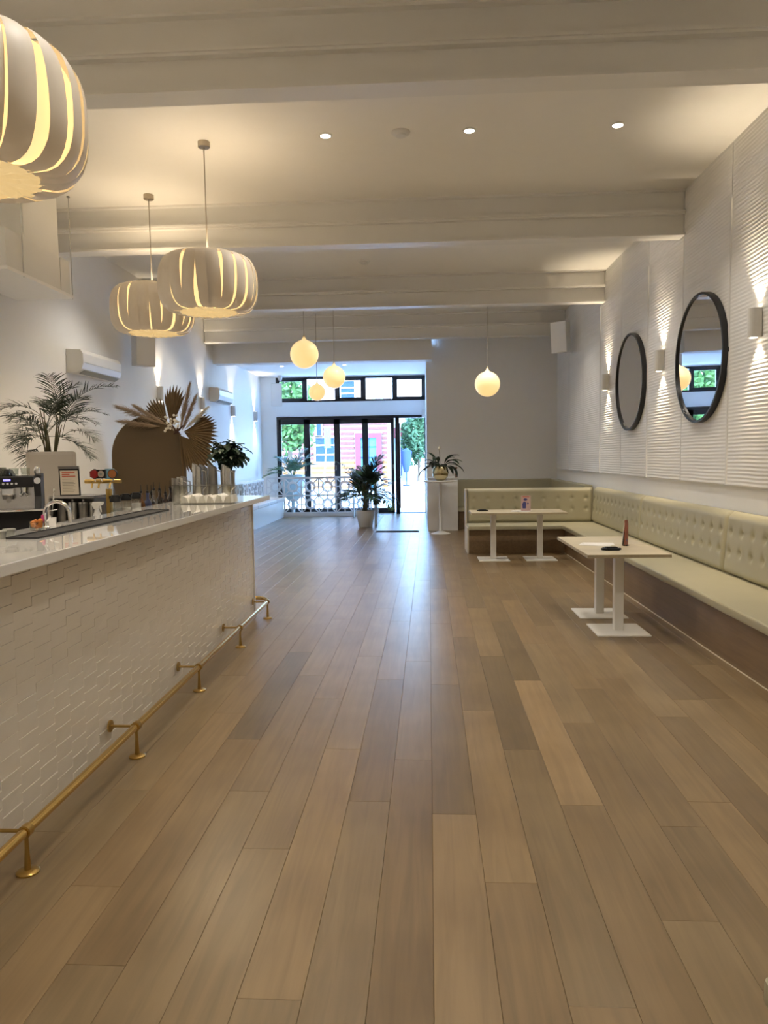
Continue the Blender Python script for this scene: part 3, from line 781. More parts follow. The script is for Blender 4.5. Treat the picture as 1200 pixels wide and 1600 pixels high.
# ------------------------------------------------------------------ wall equipment
def aircon(y0, y1, z, label):
    t = thing('air_conditioner', label, 'air conditioner', (XL, y0, z), 'wall-mounted air conditioners')
    pr_ = [(0,0),(.13,-.005),(.2,.04),(.225,.12),(.222,.24),(.19,.29),(0,.30)]
    MB().prism(pr_, lambda a,b,d: (XL+a, d, z+b), y0, y1).build('body', 'white_plastic', t, bevel=.008)
    MB().prism([(.135,-.008),(.205,.03),(.208,.026),(.14,-.014)], lambda a,b,d: (XL+a, d, z+b), y0+.06, y1-.06).build('louvre', 'grey_tub', t)
    MB().box(XL+.224, XL+.227, y0+.02, y1-.02, z+.125, z+.128).build('seam', 'grey_tub', t)
aircon(9.27, 10.47, 2.72, 'white wall air conditioner behind the potted palm')
aircon(15.65, 16.8, 2.82, 'white wall air conditioner between wall lights near the windows')
def speaker(x, y, z, rz, w, d, h, label, tilt=0):
    t = thing('wall_speaker', label, 'speaker', (0,0,0), 'white wall speakers')
    m = MB(); m.prism([(-w/2,0),(w/2,0),(w*.36,d),(-w*.36,d)], lambda a,b,c: (a,b,c), -h/2, h/2).build('cabinet', 'white_plastic', t, bevel=.008)
    MB().box(-w/2+.012, w/2-.012, -.008, .002, -h/2+.015, h/2-.015).build('grille', 'panel', t)
    MB().tube([(0,d-.01,0),(0,d+.11,0)], .015, 8).build('bracket', 'dark_steel', t)
    t.location = (x,y,z); t.rotation_euler = (tilt,0,rz)
speaker(2.62, 14.3, gz(866, 527, 14.3), math.radians(-42), .34, .24, .58, 'white speaker high in the corner beside the ribbed wall', .10)
speaker(-4.18, 11.2, gz(229, 546, 11.2), math.radians(52), .33, .22, .50, 'white speaker on the left wall below a pendant lamp', .05)
speaker(gx(434, 20.2)+.02, 20.2, gz(434, 617, 20.2), math.radians(18), .30, .22, .62, 'white speaker beside the high street windows', .05)
scx = gx(441, 20.4)
t = thing('security_camera', 'small white dome camera beside the high windows', 'camera', (scx, 20.4, 3.86))
MB().lathe([(.065,3.858),(.065,3.80),(.05,3.74),(.02,3.71),(.002,3.705)], (scx, 20.4, 0), 16).build('dome', 'white_plastic', t, smooth=True)
t = thing('dome_camera', 'small grey dome camera on the left wall beside the exhaust duct', 'camera', (XL, 9.0, 3.83))
MB().box(XL, XL+.08, 8.98, 9.06, 3.82, 3.90).build('mount', 'white_plastic', t)
MB().lathe([(.065,.0),(.065,-.03),(.05,-.07),(.02,-.09),(.002,-.092)], (XL+.12, 9.02, 3.90), 16).build('dome', 'grey_tub', t, smooth=True)
t = thing('exit_sensor', 'small white sensor box above the open door', 'sensor', (gx(661, YF-.05), YF-.05, 2.68))
MB().box(.03, .125, YF-.09, YF-.032, 2.66, 2.88).build('box', 'white_plastic', t, bevel=.006)
# exhaust duct
t = thing('exhaust_duct', 'white ceiling duct with a hanging tray at the upper left', 'duct', (-4.2, 7.5, 3.4))
MB().box(XL+.005, -3.94, 7.35, 8.06, 3.79, ZC-.004).build('riser', 'white_plastic', t)
m = MB(); m.box(XL+.005, -3.865, 6.87, 8.14, 3.43, 3.79); m.build('plenum', 'white_plastic', t, bevel=.004)
MB().box(XL+.005, -3.845, 6.85, 8.17, 3.395, 3.428).build('tray', 'panel', t)
for y in (7.15, 8.16): MB().tube([(-3.853, y, 3.39), (-3.853, y, ZC-.003)], .006, 8).build('hanger_rod', 'steel', t)
for y in (7.15, 8.16): MB().lathe([(.018,0),(.018,-.012)], (-3.853, y, ZC-.001), 10).build('rod_plate', 'dark_steel', t)
MB().box(-3.866, -3.862, 7.92, 7.925, 3.44, 3.78).build('seam', 'grey_tub', t)

# ------------------------------------------------------------------ plants
def frond(base, az, elev, L, droop, nl, ll, lw, fold=.5, rad=.004, rs=None, curl=.35):
    """arching palm frond; returns MB of rachis and leaflets"""
    rs = rs or rnd; m = MB(); pts = []; n = 14
    d = Vector((math.cos(az)*math.cos(elev), math.sin(az)*math.cos(elev), math.sin(elev))); p = Vector(base); h = Vector((math.cos(az), math.sin(az), 0))
    for i in range(n+1):
        pts.append(p.copy()); p = p+d*(L/n)
        d = (d+Vector((0,0,-droop/n))+h*(.12*droop/n)).normalized()
    m.tube(pts, [rad*(1-.75*i/n) for i in range(n+1)], 5)
    for k in range(nl):
        s = .32+.66*k/(nl-1); f = s*n; i = min(int(f), n-1); q = pts[i].lerp(pts[i+1], f-i); tdir = (pts[i+1]-pts[i]).normalized()
        side = tdir.cross(Vector((0,0,1))); side = side.normalized() if side.length > 1e-3 else Vector((1,0,0)); up = side.cross(tdir)
        env = math.sin(math.pi*min(1, .18+.82*(1-abs(2*(k/(nl-1))-.8)*.55)))
        l = ll*max(.25, 1-((k/(nl-1)-.35)/.75)**2)*rs.uniform(.85,1.1)
        for sg in (-1, 1):
            ang = rs.uniform(.55,.8)*(1-.45*k/nl)
            v = (side*sg*math.sin(ang+.25)+tdir*math.cos(ang+.25)+up*rs.uniform(.0,fold)).normalized()
            w = tdir.cross(v).normalized().cross(v) 
            a = []; pp = q.copy(); vv = v.copy(); ns = 4
            wd = tdir
            for j in range(ns+1):
                tt = j/ns; ww = lw*(math.sin(math.pi*min(.97, .14+.84*tt))**.8)*.5
                a.append((pp+wd*ww, pp-wd*ww)); pp = pp+vv*(l/ns); vv = (vv+Vector((0,0,-curl/ns))).normalized()
            o = len(m.v)
            for l_, r_ in a: m.v += [tuple(l_), tuple(r_)]
            for j in range(ns): m.f.append((o+2*j, o+2*j+1, o+2*j+3, o+2*j+2))
    return m
def stems(base, n, spread, h, r, rs):
    m = MB(); tops = []
    for k in range(n):
        a = rs.uniform(0, 6.28); b = Vector(base)+Vector((math.cos(a), math.sin(a), 0))*rs.uniform(.1, 1)*.06
        hh = h*rs.uniform(.6, 1.1); tp = b+Vector((math.cos(a)*spread*rs.random(), math.sin(a)*spread*rs.random(), hh))
        mid = b.lerp(tp, .5)+Vector((rs.uniform(-.01,.01), rs.uniform(-.01,.01), 0))
        m.tube([b, mid, tp], [r, r*.8, r*.6], 6); tops.append((tp, a))
    return m, tops
# palm behind the bar, in a tall square planter
pp = Vector((-3.69, 7.2, 1.0))
t = thing('potted_palm', 'feathery palm in a tall beige planter behind the bar', 'plant', pp)
c27, s27 = math.cos(.47), math.sin(.47)
MB().prism([(-.225,-.225),(.225,-.225),(.225,.225),(-.225,.225)], lambda a,b,d: (pp.x+(a*c27-b*s27)*(.97+.03*(d-1)/.69), pp.y+(a*s27+b*c27)*(.97+.03*(d-1)/.69), d), 1.0, 1.69).build('planter', 'pot_stone', t, bevel=.03)
MB().lathe([(.19,0),(.18,.005)], (pp.x, pp.y, 1.685), 20).build('soil', 'soil', t)
rs = random.Random(21)
sm, tops = stems((pp.x, pp.y, 1.68), 14, .10, .42, .007, rs); sm.build('stems', 'stem', t, smooth=True)
spec = [(.1,1.12,.78),(.35,.95,.66),(-.15,.8,.62),(.6,1.2,.6),(-.4,.55,.5),(.2,.35,.46),(.0,-.05,.36),(2.9,1.05,.62),(3.3,.85,.62),(2.6,1.25,.58),(3.0,.6,.55),(3.5,.35,.5),(3.14,.0,.40),(2.8,-.3,.36),
        (-1.2,1.0,.5),(-1.9,.8,.5),(1.4,1.25,.6),(4.3,.9,.5),(-.6,1.2,.6),(2.2,.9,.5),(4.9,1.3,.6),(-1.5,.4,.4),(3.9,.6,.45),(5.6,.9,.5),(1.0,.9,.5),(.0,1.35,.66)]
for k, (az, el, L) in enumerate(spec):
    b = tops[k % len(tops)][0]-Vector((0,0,.12 if el > .3 else .28))
    if math.cos(az) < -.3: L *= .74
    frond(b, az, el, L, 1.5, 20, .20, .013, .5, .0032, rs, .55).build('frond', 'leaf', t)
# palm in white pot by the lattice
pp = Vector((gx(570, 16.6), 16.6, 0))
t = thing('potted_palm', 'bushy dark palm in a white tapered pot before the lattice screen', 'plant', pp)
MB().lathe([(.14,0),(.15,.01),(.19,.2),(.215,.36),(.205,.385),(.19,.385),(.18,.34),(.0,.33)], (pp.x,pp.y,0), 28, False).build('pot', 'pot_white', t, smooth=True)
MB().lathe([(.18,.338),(.0,.345)], (pp.x,pp.y,0), 20, False).build('soil', 'soil', t)
rs = random.Random(5)
sm, tops = stems((pp.x,pp.y,.34), 18, .16, .62, .011, rs); sm.build('stems', 'stem', t, smooth=True)
for k in range(34):
    az = rs.uniform(0, 6.28); el = rs.choice([1.35,1.1,.8,.5,.2]); b = tops[k % len(tops)][0]-Vector((0,0,rs.uniform(.05,.25)))
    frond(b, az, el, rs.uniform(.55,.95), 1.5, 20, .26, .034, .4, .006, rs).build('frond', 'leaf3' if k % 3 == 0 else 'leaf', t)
for az, el in ((.2, 1.05), (2.6, 1.15)):
    frond(tops[1][0], az, el, .85, 1.1, 9, .14, .022, .3, .005, rs).build('frond', 'leaf3', t)
# palm in a pale bowl behind the lattice
pp = Vector((gx(457, 20.3), 20.3, 0))
t = thing('bowl_planter', 'pale teal bowl planter with palm behind the lattice screen', 'plant', pp)
MB().lathe([(.16,0),(.16,.03),(.05,.05),(.05,.38),(.14,.42),(.27,.60),(.335,.86),(.34,1.10),(.32,1.12),(.30,1.10),(.0,1.06)], (pp.x,pp.y,0), 32, False).build('bowl', 'pale_teal', t, smooth=True)
rs = random.Random(9)
for k, (az, el, L) in enumerate([(0.1,1.15,.95),(.5,1.35,.9),(2.9,.75,.8),(3.3,.55,.85),(2.6,1.2,.8),(-.3,.95,.8),(1.4,1.2,.7),(4.4,.9,.7),(5.4,1.0,.7)]):
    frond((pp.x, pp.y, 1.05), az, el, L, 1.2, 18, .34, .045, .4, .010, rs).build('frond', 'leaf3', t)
# peace lily in gold pot on the high table
hx, hy = gx(688, 15.05), 15.05
t = thing('pedestal_table', 'tall white round pedestal table beside the entrance wall', 'table', (hx, hy, 0))
MB().lathe([(.20,0),(.20,.006),(.12,.03),(.04,.06),(.03,.09),(.028,.5),(.032,1.06)], (hx,hy,0), 28).build('pedestal', 'white_metal', t, smooth=True)
MB().lathe([(.335,1.06),(.345,1.07),(.345,1.085),(.34,1.09)], (hx,hy,0), 40).build('tabletop', 'white_metal', t, smooth=True)
t = thing('potted_lily', 'dark leafy plant in a round gold pot on the pedestal table', 'plant', (hx, hy, 1.09))
MB().lathe([(.07,0),(.10,.015),(.15,.08),(.168,.16),(.15,.25),(.125,.285),(.115,.28),(.0,.26)], (hx,hy,1.09), 32, False).build('pot', 'gold_pot', t, smooth=True)
def blade(base, az, el, L, w, droop, m):
    d = Vector((math.cos(az)*math.cos(el), math.sin(az)*math.cos(el), math.sin(el))); side = d.cross(Vector((0,0,1))).normalized(); p = Vector(base); n = 8; o = len(m.v)
    for i in range(n+1):
        s = i/n; ww = w*.5*(math.sin(math.pi*max(.0, (s-.25)/.77))**.8 if s > .27 else .05)
        up = side.cross(d)
        m.v += [tuple(p+side*ww+up*ww*.35), tuple(p), tuple(p-side*ww+up*ww*.35)]
        p = p+d*(L/n); d = (d+Vector((0,0,-droop/n))).normalized()
    for i in range(n):
        for j in range(2): a = o+3*i+j; m.f.append((a, a+1, a+4, a+3))
    return m
rs = random.Random(4)
for k in range(30):
    az = rs.uniform(0, 6.28); el = rs.uniform(.3, 1.35)
    blade((hx+.06*math.cos(az), hy+.06*math.sin(az), 1.35), az, el, rs.uniform(.3,.52), rs.uniform(.08,.12), rs.uniform(1.6,2.8), MB()).build('leaf', 'leaf2', t, smooth=True)
m = MB(); m.tube([(hx,hy,1.35),(hx-.01,hy,1.6),(hx-.02,hy,1.74)], .004, 6); m.build('flower_stalk', 'stem', t)
MB().lathe([(.002,0),(.02,.03),(.022,.05),(.002,.1)], (hx-.02,hy,1.70), 10, False).build('flower', 'dry_white', t, smooth=True)
# low white wall end and wooden ornament
t = thing('partition', 'half-height white partition wall end behind the pedestal table', 'partition', (.45, 15.9, 0))
MB().box(.137, .77, 15.66, 16.49, 0, 1.10).build('body', 'wall', t); MB().box(.135, .785, 15.645, 16.49, 1.10, 1.125).build('cap', 'white_plastic', t, bevel=.003)
ox = gx(717, 15.75)-.06
t = thing('wooden_ornament', 'small turned brown wooden ornament on the white partition', 'ornament', (ox, 15.75, 1.125))
MB().lathe([(.028,0),(.03,.01),(.018,.03),(.03,.06),(.02,.085),(.010,.10),(.014,.17),(.03,.21),(.025,.225)], (ox,15.75,1.125), 14).build('body', 'wood_brown', t, smooth=True)

# dark-leaved plant in a steel vase at the far end of the bar
vx, vy = gx(358, 7.35), 7.35
t = thing('leafy_plant', 'dark bushy plant in a steel vase at the far end of the bar', 'plant', (vx, vy, 1.21))
MB().lathe([(.05,0),(.052,.01),(.058,.24),(.064,.27),(.056,.268),(.0,.24)], (vx,vy,1.21), 20, False).build('vase', 'dark_steel', t, smooth=True)
rs = random.Random(31); leafm = MB()
m = MB()
for k in range(9):
    a = rs.uniform(0, 6.28); m.tube([(vx,vy,1.44),(vx+.06*math.cos(a),vy+.06*math.sin(a),1.56),(vx+.13*math.cos(a),vy+.13*math.sin(a),1.62+.1*rs.random())], .003, 5)
m.build('twigs', 'stem', t)
for k in range(290):
    q = Vector((rs.gauss(0,1), rs.gauss(0,1), rs.gauss(0,1))).normalized()*rs.uniform(.5,1)
    b = Vector((vx+.155*q.x-.01, vy+.12*q.y, 1.645+.13*q.z))
    lf = blade(b, rs.uniform(0,6.28), rs.uniform(-.6,.9), rs.uniform(.08,.125), rs.uniform(.05,.07), 1.2, MB())
    lf.build('leaf', 'leaf2', t, smooth=True)

# ------------------------------------------------------------------ bronze arch and dried arrangement on the back cabinet
AX, AY = gx(230, 10.5)+.03, 10.5
t = thing('arch_panel', 'bronze-brown arched panel standing on the back cabinet', 'panel', (AX, AY, 1.0))
hw = .525
poly = [(-hw,0),(hw,0)]+[(hw*math.cos(math.pi*i/28), .66+.56*math.sin(math.pi*i/28)) for i in range(29)]
rotA = .12
fa = lambda a,b,d: (AX+a*math.cos(rotA)-d*math.sin(rotA), AY+a*math.sin(rotA)+d*math.cos(rotA)+.02*b, 1.0+b)
MB().prism(poly, fa, 0, .004).build('face', 'bronze', t)
MB().prism([(a*1.008, b*1.004 if b else 0) for a, b in poly], fa, .004, .03).build('board', 'bronze_edge', t)
fx, fy, fz = gx(281, 10.42), 10.42, gz(281, 672, 10.42)
t = thing('dried_arrangement', 'dried fan palm and pampas arrangement behind the bronze arch', 'arrangement', (fx, fy+.1, 1.0))
def fan(c, ang, R, spread, nseg, m, tilt=.0, yoff=0):
    o = len(m.v); m.v.append((c[0], c[1], c[2]))
    for i in range(2*nseg+1):
        s = i/(2*nseg); a = ang+(s-.5)*spread
        tip = (i % 2 == 1); rr = R*(1-.22*abs(2*s-1)**2)*(1.0 if tip else .80)
        dep = (.018 if (i//1) % 2 else -.018)
        m.v.append((c[0]+rr*math.cos(a), c[1]+dep+tilt*rr, c[2]+rr*math.sin(a)))
    for i in range(2*nseg): m.f.append((o, o+1+i, o+2+i))
    return m
rad = math.radians
def bx_(dx, dy, dz): return (fx+dx, fy+dy, fz+dz)
for dx, dz, an, R, sp, n, dy in ((-.20,.02,122,.52,50,9,.16),(-.16,.04,84,.64,38,8,.18),(.07,-.02,-12,.50,85,12,.02),(.03,-.08,-52,.66,62,12,.0),(.1,-.05,25,.45,60,10,.12)):
    fan(bx_(dx,dy,dz), rad(an), R, rad(sp), n, MB(), .05).build('fan_leaf', 'dried', t)
m = MB(); m.tube([bx_(0,.06,-.05), (fx-.0, fy+.2, 1.02)], .014, 8); m.build('stalk', 'dried', t)
def plume(b, az, L, wid, rs, matn):
    m = MB(); d = Vector((math.cos(az), 0, math.sin(az))); p0 = Vector(b)
    for k in range(420):
        s = rs.random(); p = p0+d*(L*s)
        a = rs.uniform(0, 6.28); perp = Vector((-d.z, 0, d.x))*math.cos(a)+Vector((0,1,0))*math.sin(a)
        ww = wid*math.sin(math.pi*min(.95, .12+.8*s))*rs.uniform(.3,1)
        q = p+d*(L*.22)+perp*ww+Vector((0,0,-.02)); n = d.cross(perp).normalized()*.005
        o = len(m.v); m.v += [tuple(p-n), tuple(p+n), tuple(q)]; m.f.append((o, o+1, o+2))
    m.tube([p0, p0+d*L], .004, 5)
    m.build('pampas_plume', matn, t)
rs = random.Random(12)
plume(bx_(-.30,.03,.12), rad(158), .60, .12, rs, 'pampas'); plume(bx_(-.28,.03,.06), rad(171), .55, .10, rs, 'pampas'); plume(bx_(-.18,.03,.08), rad(148), .5, .10, rs, 'pampas')
plume(bx_(.02,.02,.02), rad(76), .60, .11, rs, 'pampas'); plume(bx_(.04,.04,.0), rad(66), .5, .09, rs, 'pampas'); plume(bx_(.08,.05,.02), rad(42), .42, .1, rs, 'dry_white')
for k in range(26):
    q = bx_(rs.uniform(-.2,.02), .0+rs.uniform(-.03,.02), rs.uniform(-.02,.22))
    MB().lathe([(.002,-.018),(.018,-.005),(.02,.012),(.002,.022)], q, 8, False).build('dried_flower', 'dry_white', t, smooth=True)
m = MB()
for k in range(8): m.tube([bx_(-.02,-.03,-.03), bx_(rs.uniform(-.08,.12), -.05, rs.uniform(-.06,.08))], [.02,.008], 6)
m.build('seed_pods', 'dry_dark', t)
for k in range(7):
    a = rad(-60+k*20); blade(bx_(.06,-.04,-.03), a, .1, .10, .022, .4, MB()).build('pale_leaf', 'dry_white', t)

# ------------------------------------------------------------------ things on the bar and work bench
WZ = 1.10
# espresso machine
ex0, ex1 = -3.0, -2.365; ey = yx(67, ex1)
t = thing('espresso_machine', 'black and steel espresso machine at the left edge behind the counter', 'coffee machine', (ex1, ey, WZ))
EROT = math.radians(25)
t.rotation_euler = (0, 0, EROT)
MB().box(ex0, ex1, ey, ey+.42, WZ+.02, 1.29).build('lower_body', 'black', t, bevel=.008)
MB().box(ex0, ex1+.015, ey-.05, ey+.22, 1.29, 1.305).build('drip_tray', 'chrome', t, bevel=.004)
MB().box(ex0+.02, ex1-.05, ey+.10, ey+.40, 1.305, 1.45).build('back_panel', 'steel', t)
MB().prism([(0,1.30),(.42,1.30),(.42,1.52),(.16,1.52),(.0,1.46),(.04,1.38)], lambda a,b,d: (d, ey+a, b), ex1-.052, ex1-.012).build('side_panel', 'black', t, bevel=.004)
MB().box(ex0, ex1-.052, ey, ey+.40, 1.437, 1.505).build('head', 'black', t, bevel=.006)
MB().box(ex0+.40, ex0+.47, ey+.015, ey+.08, 1.39, 1.437).build('group_head', 'chrome', t, bevel=.006)
pf = MB(); pf.lathe([(.034,1.365),(.036,1.392)], (ex0+.435, ey+.045, 0), 16); pf.tube([(ex0+.435, ey+.02, 1.378),(ex0+.45, ey-.11, 1.365)], [.011,.014], 10); pf.build('portafilter', 'dark_steel', t, smooth=True)
MB().box(ex0+.415, ex0+.455, ey-.002, ey, 1.478, 1.49).build('display', 'display', t)
for k in range(5): MB().lathe([(.007,-.002),(.007,.004)], (0,0,0), 10).build('button', 'button', t).matrix_local = Matrix.Translation(Vector((ex0+.39+.024*k, ey-.001, 1.462))-t.location) @ Matrix.Rotation(math.pi/2, 4, 'X')
kn = MB(); kn.tube([(ex1-.03, ey-.02, 1.478),(ex1-.03, ey+.01, 1.478)], .019, 14); kn.build('steam_knob', 'button', t, smooth=True)
kn = MB(); kn.lathe([(.018,1.405),(.02,1.437)], (ex1-.11, ey+.04, 0), 12); kn.tube([(ex1-.12,ey+.03,1.405),(ex1-.13,ey+.02,1.385)], .008, 8); kn.tube([(ex1-.10,ey+.03,1.405),(ex1-.09,ey+.02,1.385)], .008, 8); kn.build('spout', 'chrome', t, smooth=True)
MB().prism([(0,1.505),(.46,1.505),(.44,1.545),(.30,1.575),(.16,1.592),(.0,1.598)], lambda a,b,d: (ex0+a, d, b), ey+.16, ey+.38).build('top_cover', 'black', t, bevel=.01)
MB().lathe([(.018,1.505),(.02,1.53),(.012,1.55)], (ex1-.035, ey+.12, 0.015), 12).build('top_valve', 'chrome', t, smooth=True)
for dx in (.04,.58):
    for dy in (.05,.37): MB().lathe([(.02,0),(.024,.02)], (ex0+dx, ey+dy, WZ), 12).build('foot', 'black', t)
for k, (dx, h) in enumerate(((.40,.058),(.47,.05),(.535,.052))):
    ux_, uy_ = ex0+dx-ex1, .08
    c = MB().lathe([(.022,0),(.026,.01),(.029,h),(.027,h),(.022,.012),(.0,.01)], (ex1+ux_*math.cos(EROT)-uy_*math.sin(EROT), ey+ux_*math.sin(EROT)+uy_*math.cos(EROT), 1.506), 18, False)
    tag(c.build('glass_cup', 'clear', None, smooth=True), ('leftmost','middle','rightmost')[k]+' small glass cup on top of the espresso machine', 'cup', 'glass cups on the espresso machine')
# faucet
fcx, fcy = gx(89, 4.13, 800), 4.13
t = thing('bar_faucet', 'chrome gooseneck faucet on the counter behind the black bar mat', 'faucet', (fcx-.046, fcy, 1.21))
pts = [(fcx-.074, fcy, 1.215), (fcx-.074, fcy, 1.26)]+[(fcx+.074*math.cos(a), fcy, 1.292+.074*math.sin(a)) for a in [math.pi-math.pi*i/12 for i in range(13)]]+[(fcx+.076, fcy, 1.245)]
MB().tube(pts, .010, 10).build('spout', 'chrome', t, smooth=True)
MB().lathe([(.026,0),(.026,.008),(.018,.016),(.016,.04)], (fcx-.074, fcy, 1.2102), 16).build('base', 'chrome', t, smooth=True)
MB().tube([(fcx-.074,fcy,1.235),(fcx-.03,fcy-.02,1.285)], .005, 8).build('lever', 'chrome', t, smooth=True)
spx, spy = gx(78, 4.3), 4.3
t = thing('bar_spoon', 'long thin steel bar spoon standing in a white cup by the faucet', 'spoon', (spx, spy, 1.21))
MB().tube([(spx-.008,spy,1.222),(spx+.02,spy,1.42)], .003, 6).build('handle', 'chrome', t)
MB().lathe([(.003,-.012),(.006,0),(.003,.010)], (spx+.02,spy,1.425), 8, False).build('tip', 'chrome', t, smooth=True)
MB().tube([(spx-.015,spy,1.30),(spx+.035,spy,1.31)], .003, 6).build('crossbar', 'chrome', t)
MB().lathe([(.02,0),(.024,.05),(.022,.05),(.018,.008),(.0,.006)], (spx,spy,1.2102), 16, False).build('cup', 'paper', t, smooth=True)
# steel shelf with canisters
t = thing('steel_shelf', 'low stainless shelf on the work bench behind the faucet', 'shelf', (-2.62, 5.75, WZ))
sx0, sx1 = gx(82, 5.7), gx(152, 5.7)
MB().box(sx0, sx1, 5.62, 5.95, 1.305, 1.322).build('top', 'steel', t)
for x in (sx0, sx1-.012): MB().box(x, x+.012, 5.62, 5.95, WZ, 1.305).build('side', 'dark_steel', t)
MB().box(sx0, sx1, 5.938, 5.95, WZ, 1.305).build('back', 'dark_steel', t)
for k, nm in enumerate(('leftmost', 'second', 'third', 'rightmost')):
    cx2 = sx0+.055+.088*k
    t = thing('steel_canister', nm+' stainless canister under the low steel shelf', 'canister', (cx2, 5.72, WZ), 'canisters under the steel shelf')
    MB().lathe([(.038,0),(.04,.004),(.04,.155)], (cx2,5.72,WZ), 20).build('body', 'steel' if k % 2 else 'dark_steel', t, smooth=True)
    MB().lathe([(.042,.155),(.042,.17),(.01,.176),(.01,.19)], (cx2,5.72,WZ), 20).build('lid', 'steel', t, smooth=True)
# menu clip board
t = thing('menu_board', 'black clip board with printed drinks menu standing on the steel shelf', 'menu', (gx(112, 5.7), 5.7, 1.322))
mx0, mw, mh = gx(112, 5.7), .078, .232
rt = .16
fm = lambda a,b,d: (mx0+a*math.cos(.15)-.10*b, 5.66+a*math.sin(.15)+d+.16*b, 1.324+b)
MB().prism([(-mw,0),(mw,0),(mw,mh),(-mw,mh)], fm, 0, .006).build('board', 'black', t)
MB().prism([(-mw+.010,.008),(mw-.010,.008),(mw-.010,mh-.035),(-mw+.010,mh-.035)], fm, -.002, 0).build('sheet', 'menu', t)
MB().prism([(-mw,mh-.022),(mw,mh-.022),(mw,mh),(-mw,mh)], fm, -.006, 0).build('clip', 'dark_steel', t)
for k, (zz, w2, hh, mm) in enumerate(((.178,.050,.008,'ink_red'),(.163,.030,.008,'ink_red'),(.148,.052,.008,'ink_red'),(.128,.036,.004,'ink'),(.114,.048,.003,'ink'),(.104,.044,.003,'ink'),(.092,.05,.003,'ink'),(.08,.045,.003,'ink'),(.068,.05,.003,'ink'),(.056,.04,.003,'ink'),(.042,.048,.003,'ink'),(.03,.044,.003,'ink'))):
    MB().prism([(-.054,zz),(-.054+2*w2*.98,zz),(-.054+2*w2*.98,zz+hh),(-.054,zz+hh)], fm, -.0028, -.0020).build('print_line', mm, t)
# beer tap tower
tx = -2.43; ty = yx(170, tx)
t = thing('beer_tower', 'brass beer tap tower with three badges behind the counter', 'beer tap', (tx, ty, WZ))
MB().lathe([(.05,0),(.05,.01),(.026,.02),(.024,.24),(.024,.275)], (tx,ty,WZ), 20).build('column', 'brass_old', t, smooth=True)
MB().tube([(tx-.185,ty,1.455-.02),(tx+.10,ty,1.455-.02)], .017, 14).build('crossbar', 'brass_old', t, smooth=True)
for k, (px_, mm, sh) in enumerate(((148,'red',6),(158.5,'cream_badge',4),(176,'orange_badge',20))):
    hx_ = gx(px_, ty-.035); zc_ = 1.493
    h = MB().tube([(hx_,ty-.03,1.435),(hx_,ty-.035,1.47)], .007, 8).build('handle', 'chrome', t, smooth=True)
    def badge(r, n, d0, d1, rot=0): 
        m = MB(); m.prism([(hx_+r*math.cos(2*math.pi*i/n+rot), zc_+r*math.sin(2*math.pi*i/n+rot)) for i in range(n)], lambda a,b,d: (a, ty-.035+d, b), d0, d1); return m
    r_ = {6:(.040,.035), 4:(.048,.026), 20:(.036,.031)}[sh]
    bb_ = badge(r_[0], sh, -.012, .012, {6:math.pi/2, 4:math.pi/4, 20:0}[sh]).build('badge', 'black', t)
    badge(r_[1], 6 if sh == 6 else 20, -.0145, -.012, math.pi/2).build('badge_face', mm, bb_)
    if sh == 4: badge(.012, 5, -.016, -.0145, math.pi/2).build('badge_emblem', 'grey_tub', bb_)
    MB().tube([(hx_-.01,ty-.02,1.435),(hx_-.012,ty-.06,1.42),(hx_-.014,ty-.07,1.385)], .007, 8).build('nozzle', 'brass_old', t, smooth=True)
t = thing('water_bottle', 'tall clear bottle with pale blue top behind the beer taps', 'bottle', (gx(171, 5.75), 5.75, WZ))
wx = gx(171, 5.75)
MB().lathe([(.03,0),(.033,.01),(.033,.24),(.016,.33),(.014,.40)], (wx,5.75,WZ), 16).build('glass', 'clear', t, smooth=True)
MB().lathe([(.034,.33),(.036,.42),(.036,.43)], (wx,5.75,WZ), 14).build('top', 'blue_badge', t, smooth=True)
# spray bottle
qx = -2.37; qy = yx(150, qx)
t = thing('spray_bottle', 'white trigger spray bottle beside the beer tap column', 'bottle', (qx, qy, WZ))
MB().lathe([(.03,0),(.032,.01),(.032,.09),(.018,.125),(.016,.145)], (qx,qy,WZ), 16).build('bottle', 'white_plastic', t, smooth=True)
MB().prism([(-.02,.145),(.018,.145),(.02,.165),(.045,.175),(.05,.195),(-.03,.195),(-.035,.175)], lambda a,b,d: (qx+a, qy+d, WZ+b), -.012, .012).build('spray_head', 'white_plastic', t, bevel=.003)
MB().prism([(.022,.165),(.03,.165),(.034,.12),(.028,.12)], lambda a,b,d: (qx+a, qy+d, WZ+b), -.006, .006).build('trigger', 'white_plastic', t)
# jars with black lids
for k, (px_, Y) in enumerate(((179,0),(196,0),(212,0))):
    jx = -2.36; Y = yx(px_, jx)
    t = thing('condiment_jar', ('left','middle','right')[k]+' of three clear jars with black lids beside the beer taps', 'jar', (jx, Y, WZ), 'clear jars with black lids')
    MB().lathe([(.038,0),(.04,.006),(.04,.17),(.036,.18)], (jx,Y,WZ), 20).build('jar', 'clear', t, smooth=True)
    MB().lathe([(.035,.008),(.036,.10+.02*k)], (jx,Y,WZ), 18).build('contents', 'grey_tub' if k == 0 else 'paper', t, smooth=True)
    l_ = MB().lathe([(.041,.178),(.041,.20),(.03,.215),(.028,.23)], (jx,Y,WZ), 20).build('lid', 'black', t, smooth=True)
    MB().box(jx-.045, jx+.045, Y-.008, Y+.008, WZ+.20, WZ+.222).build('lid_clasp', 'black', l_, bevel=.003)
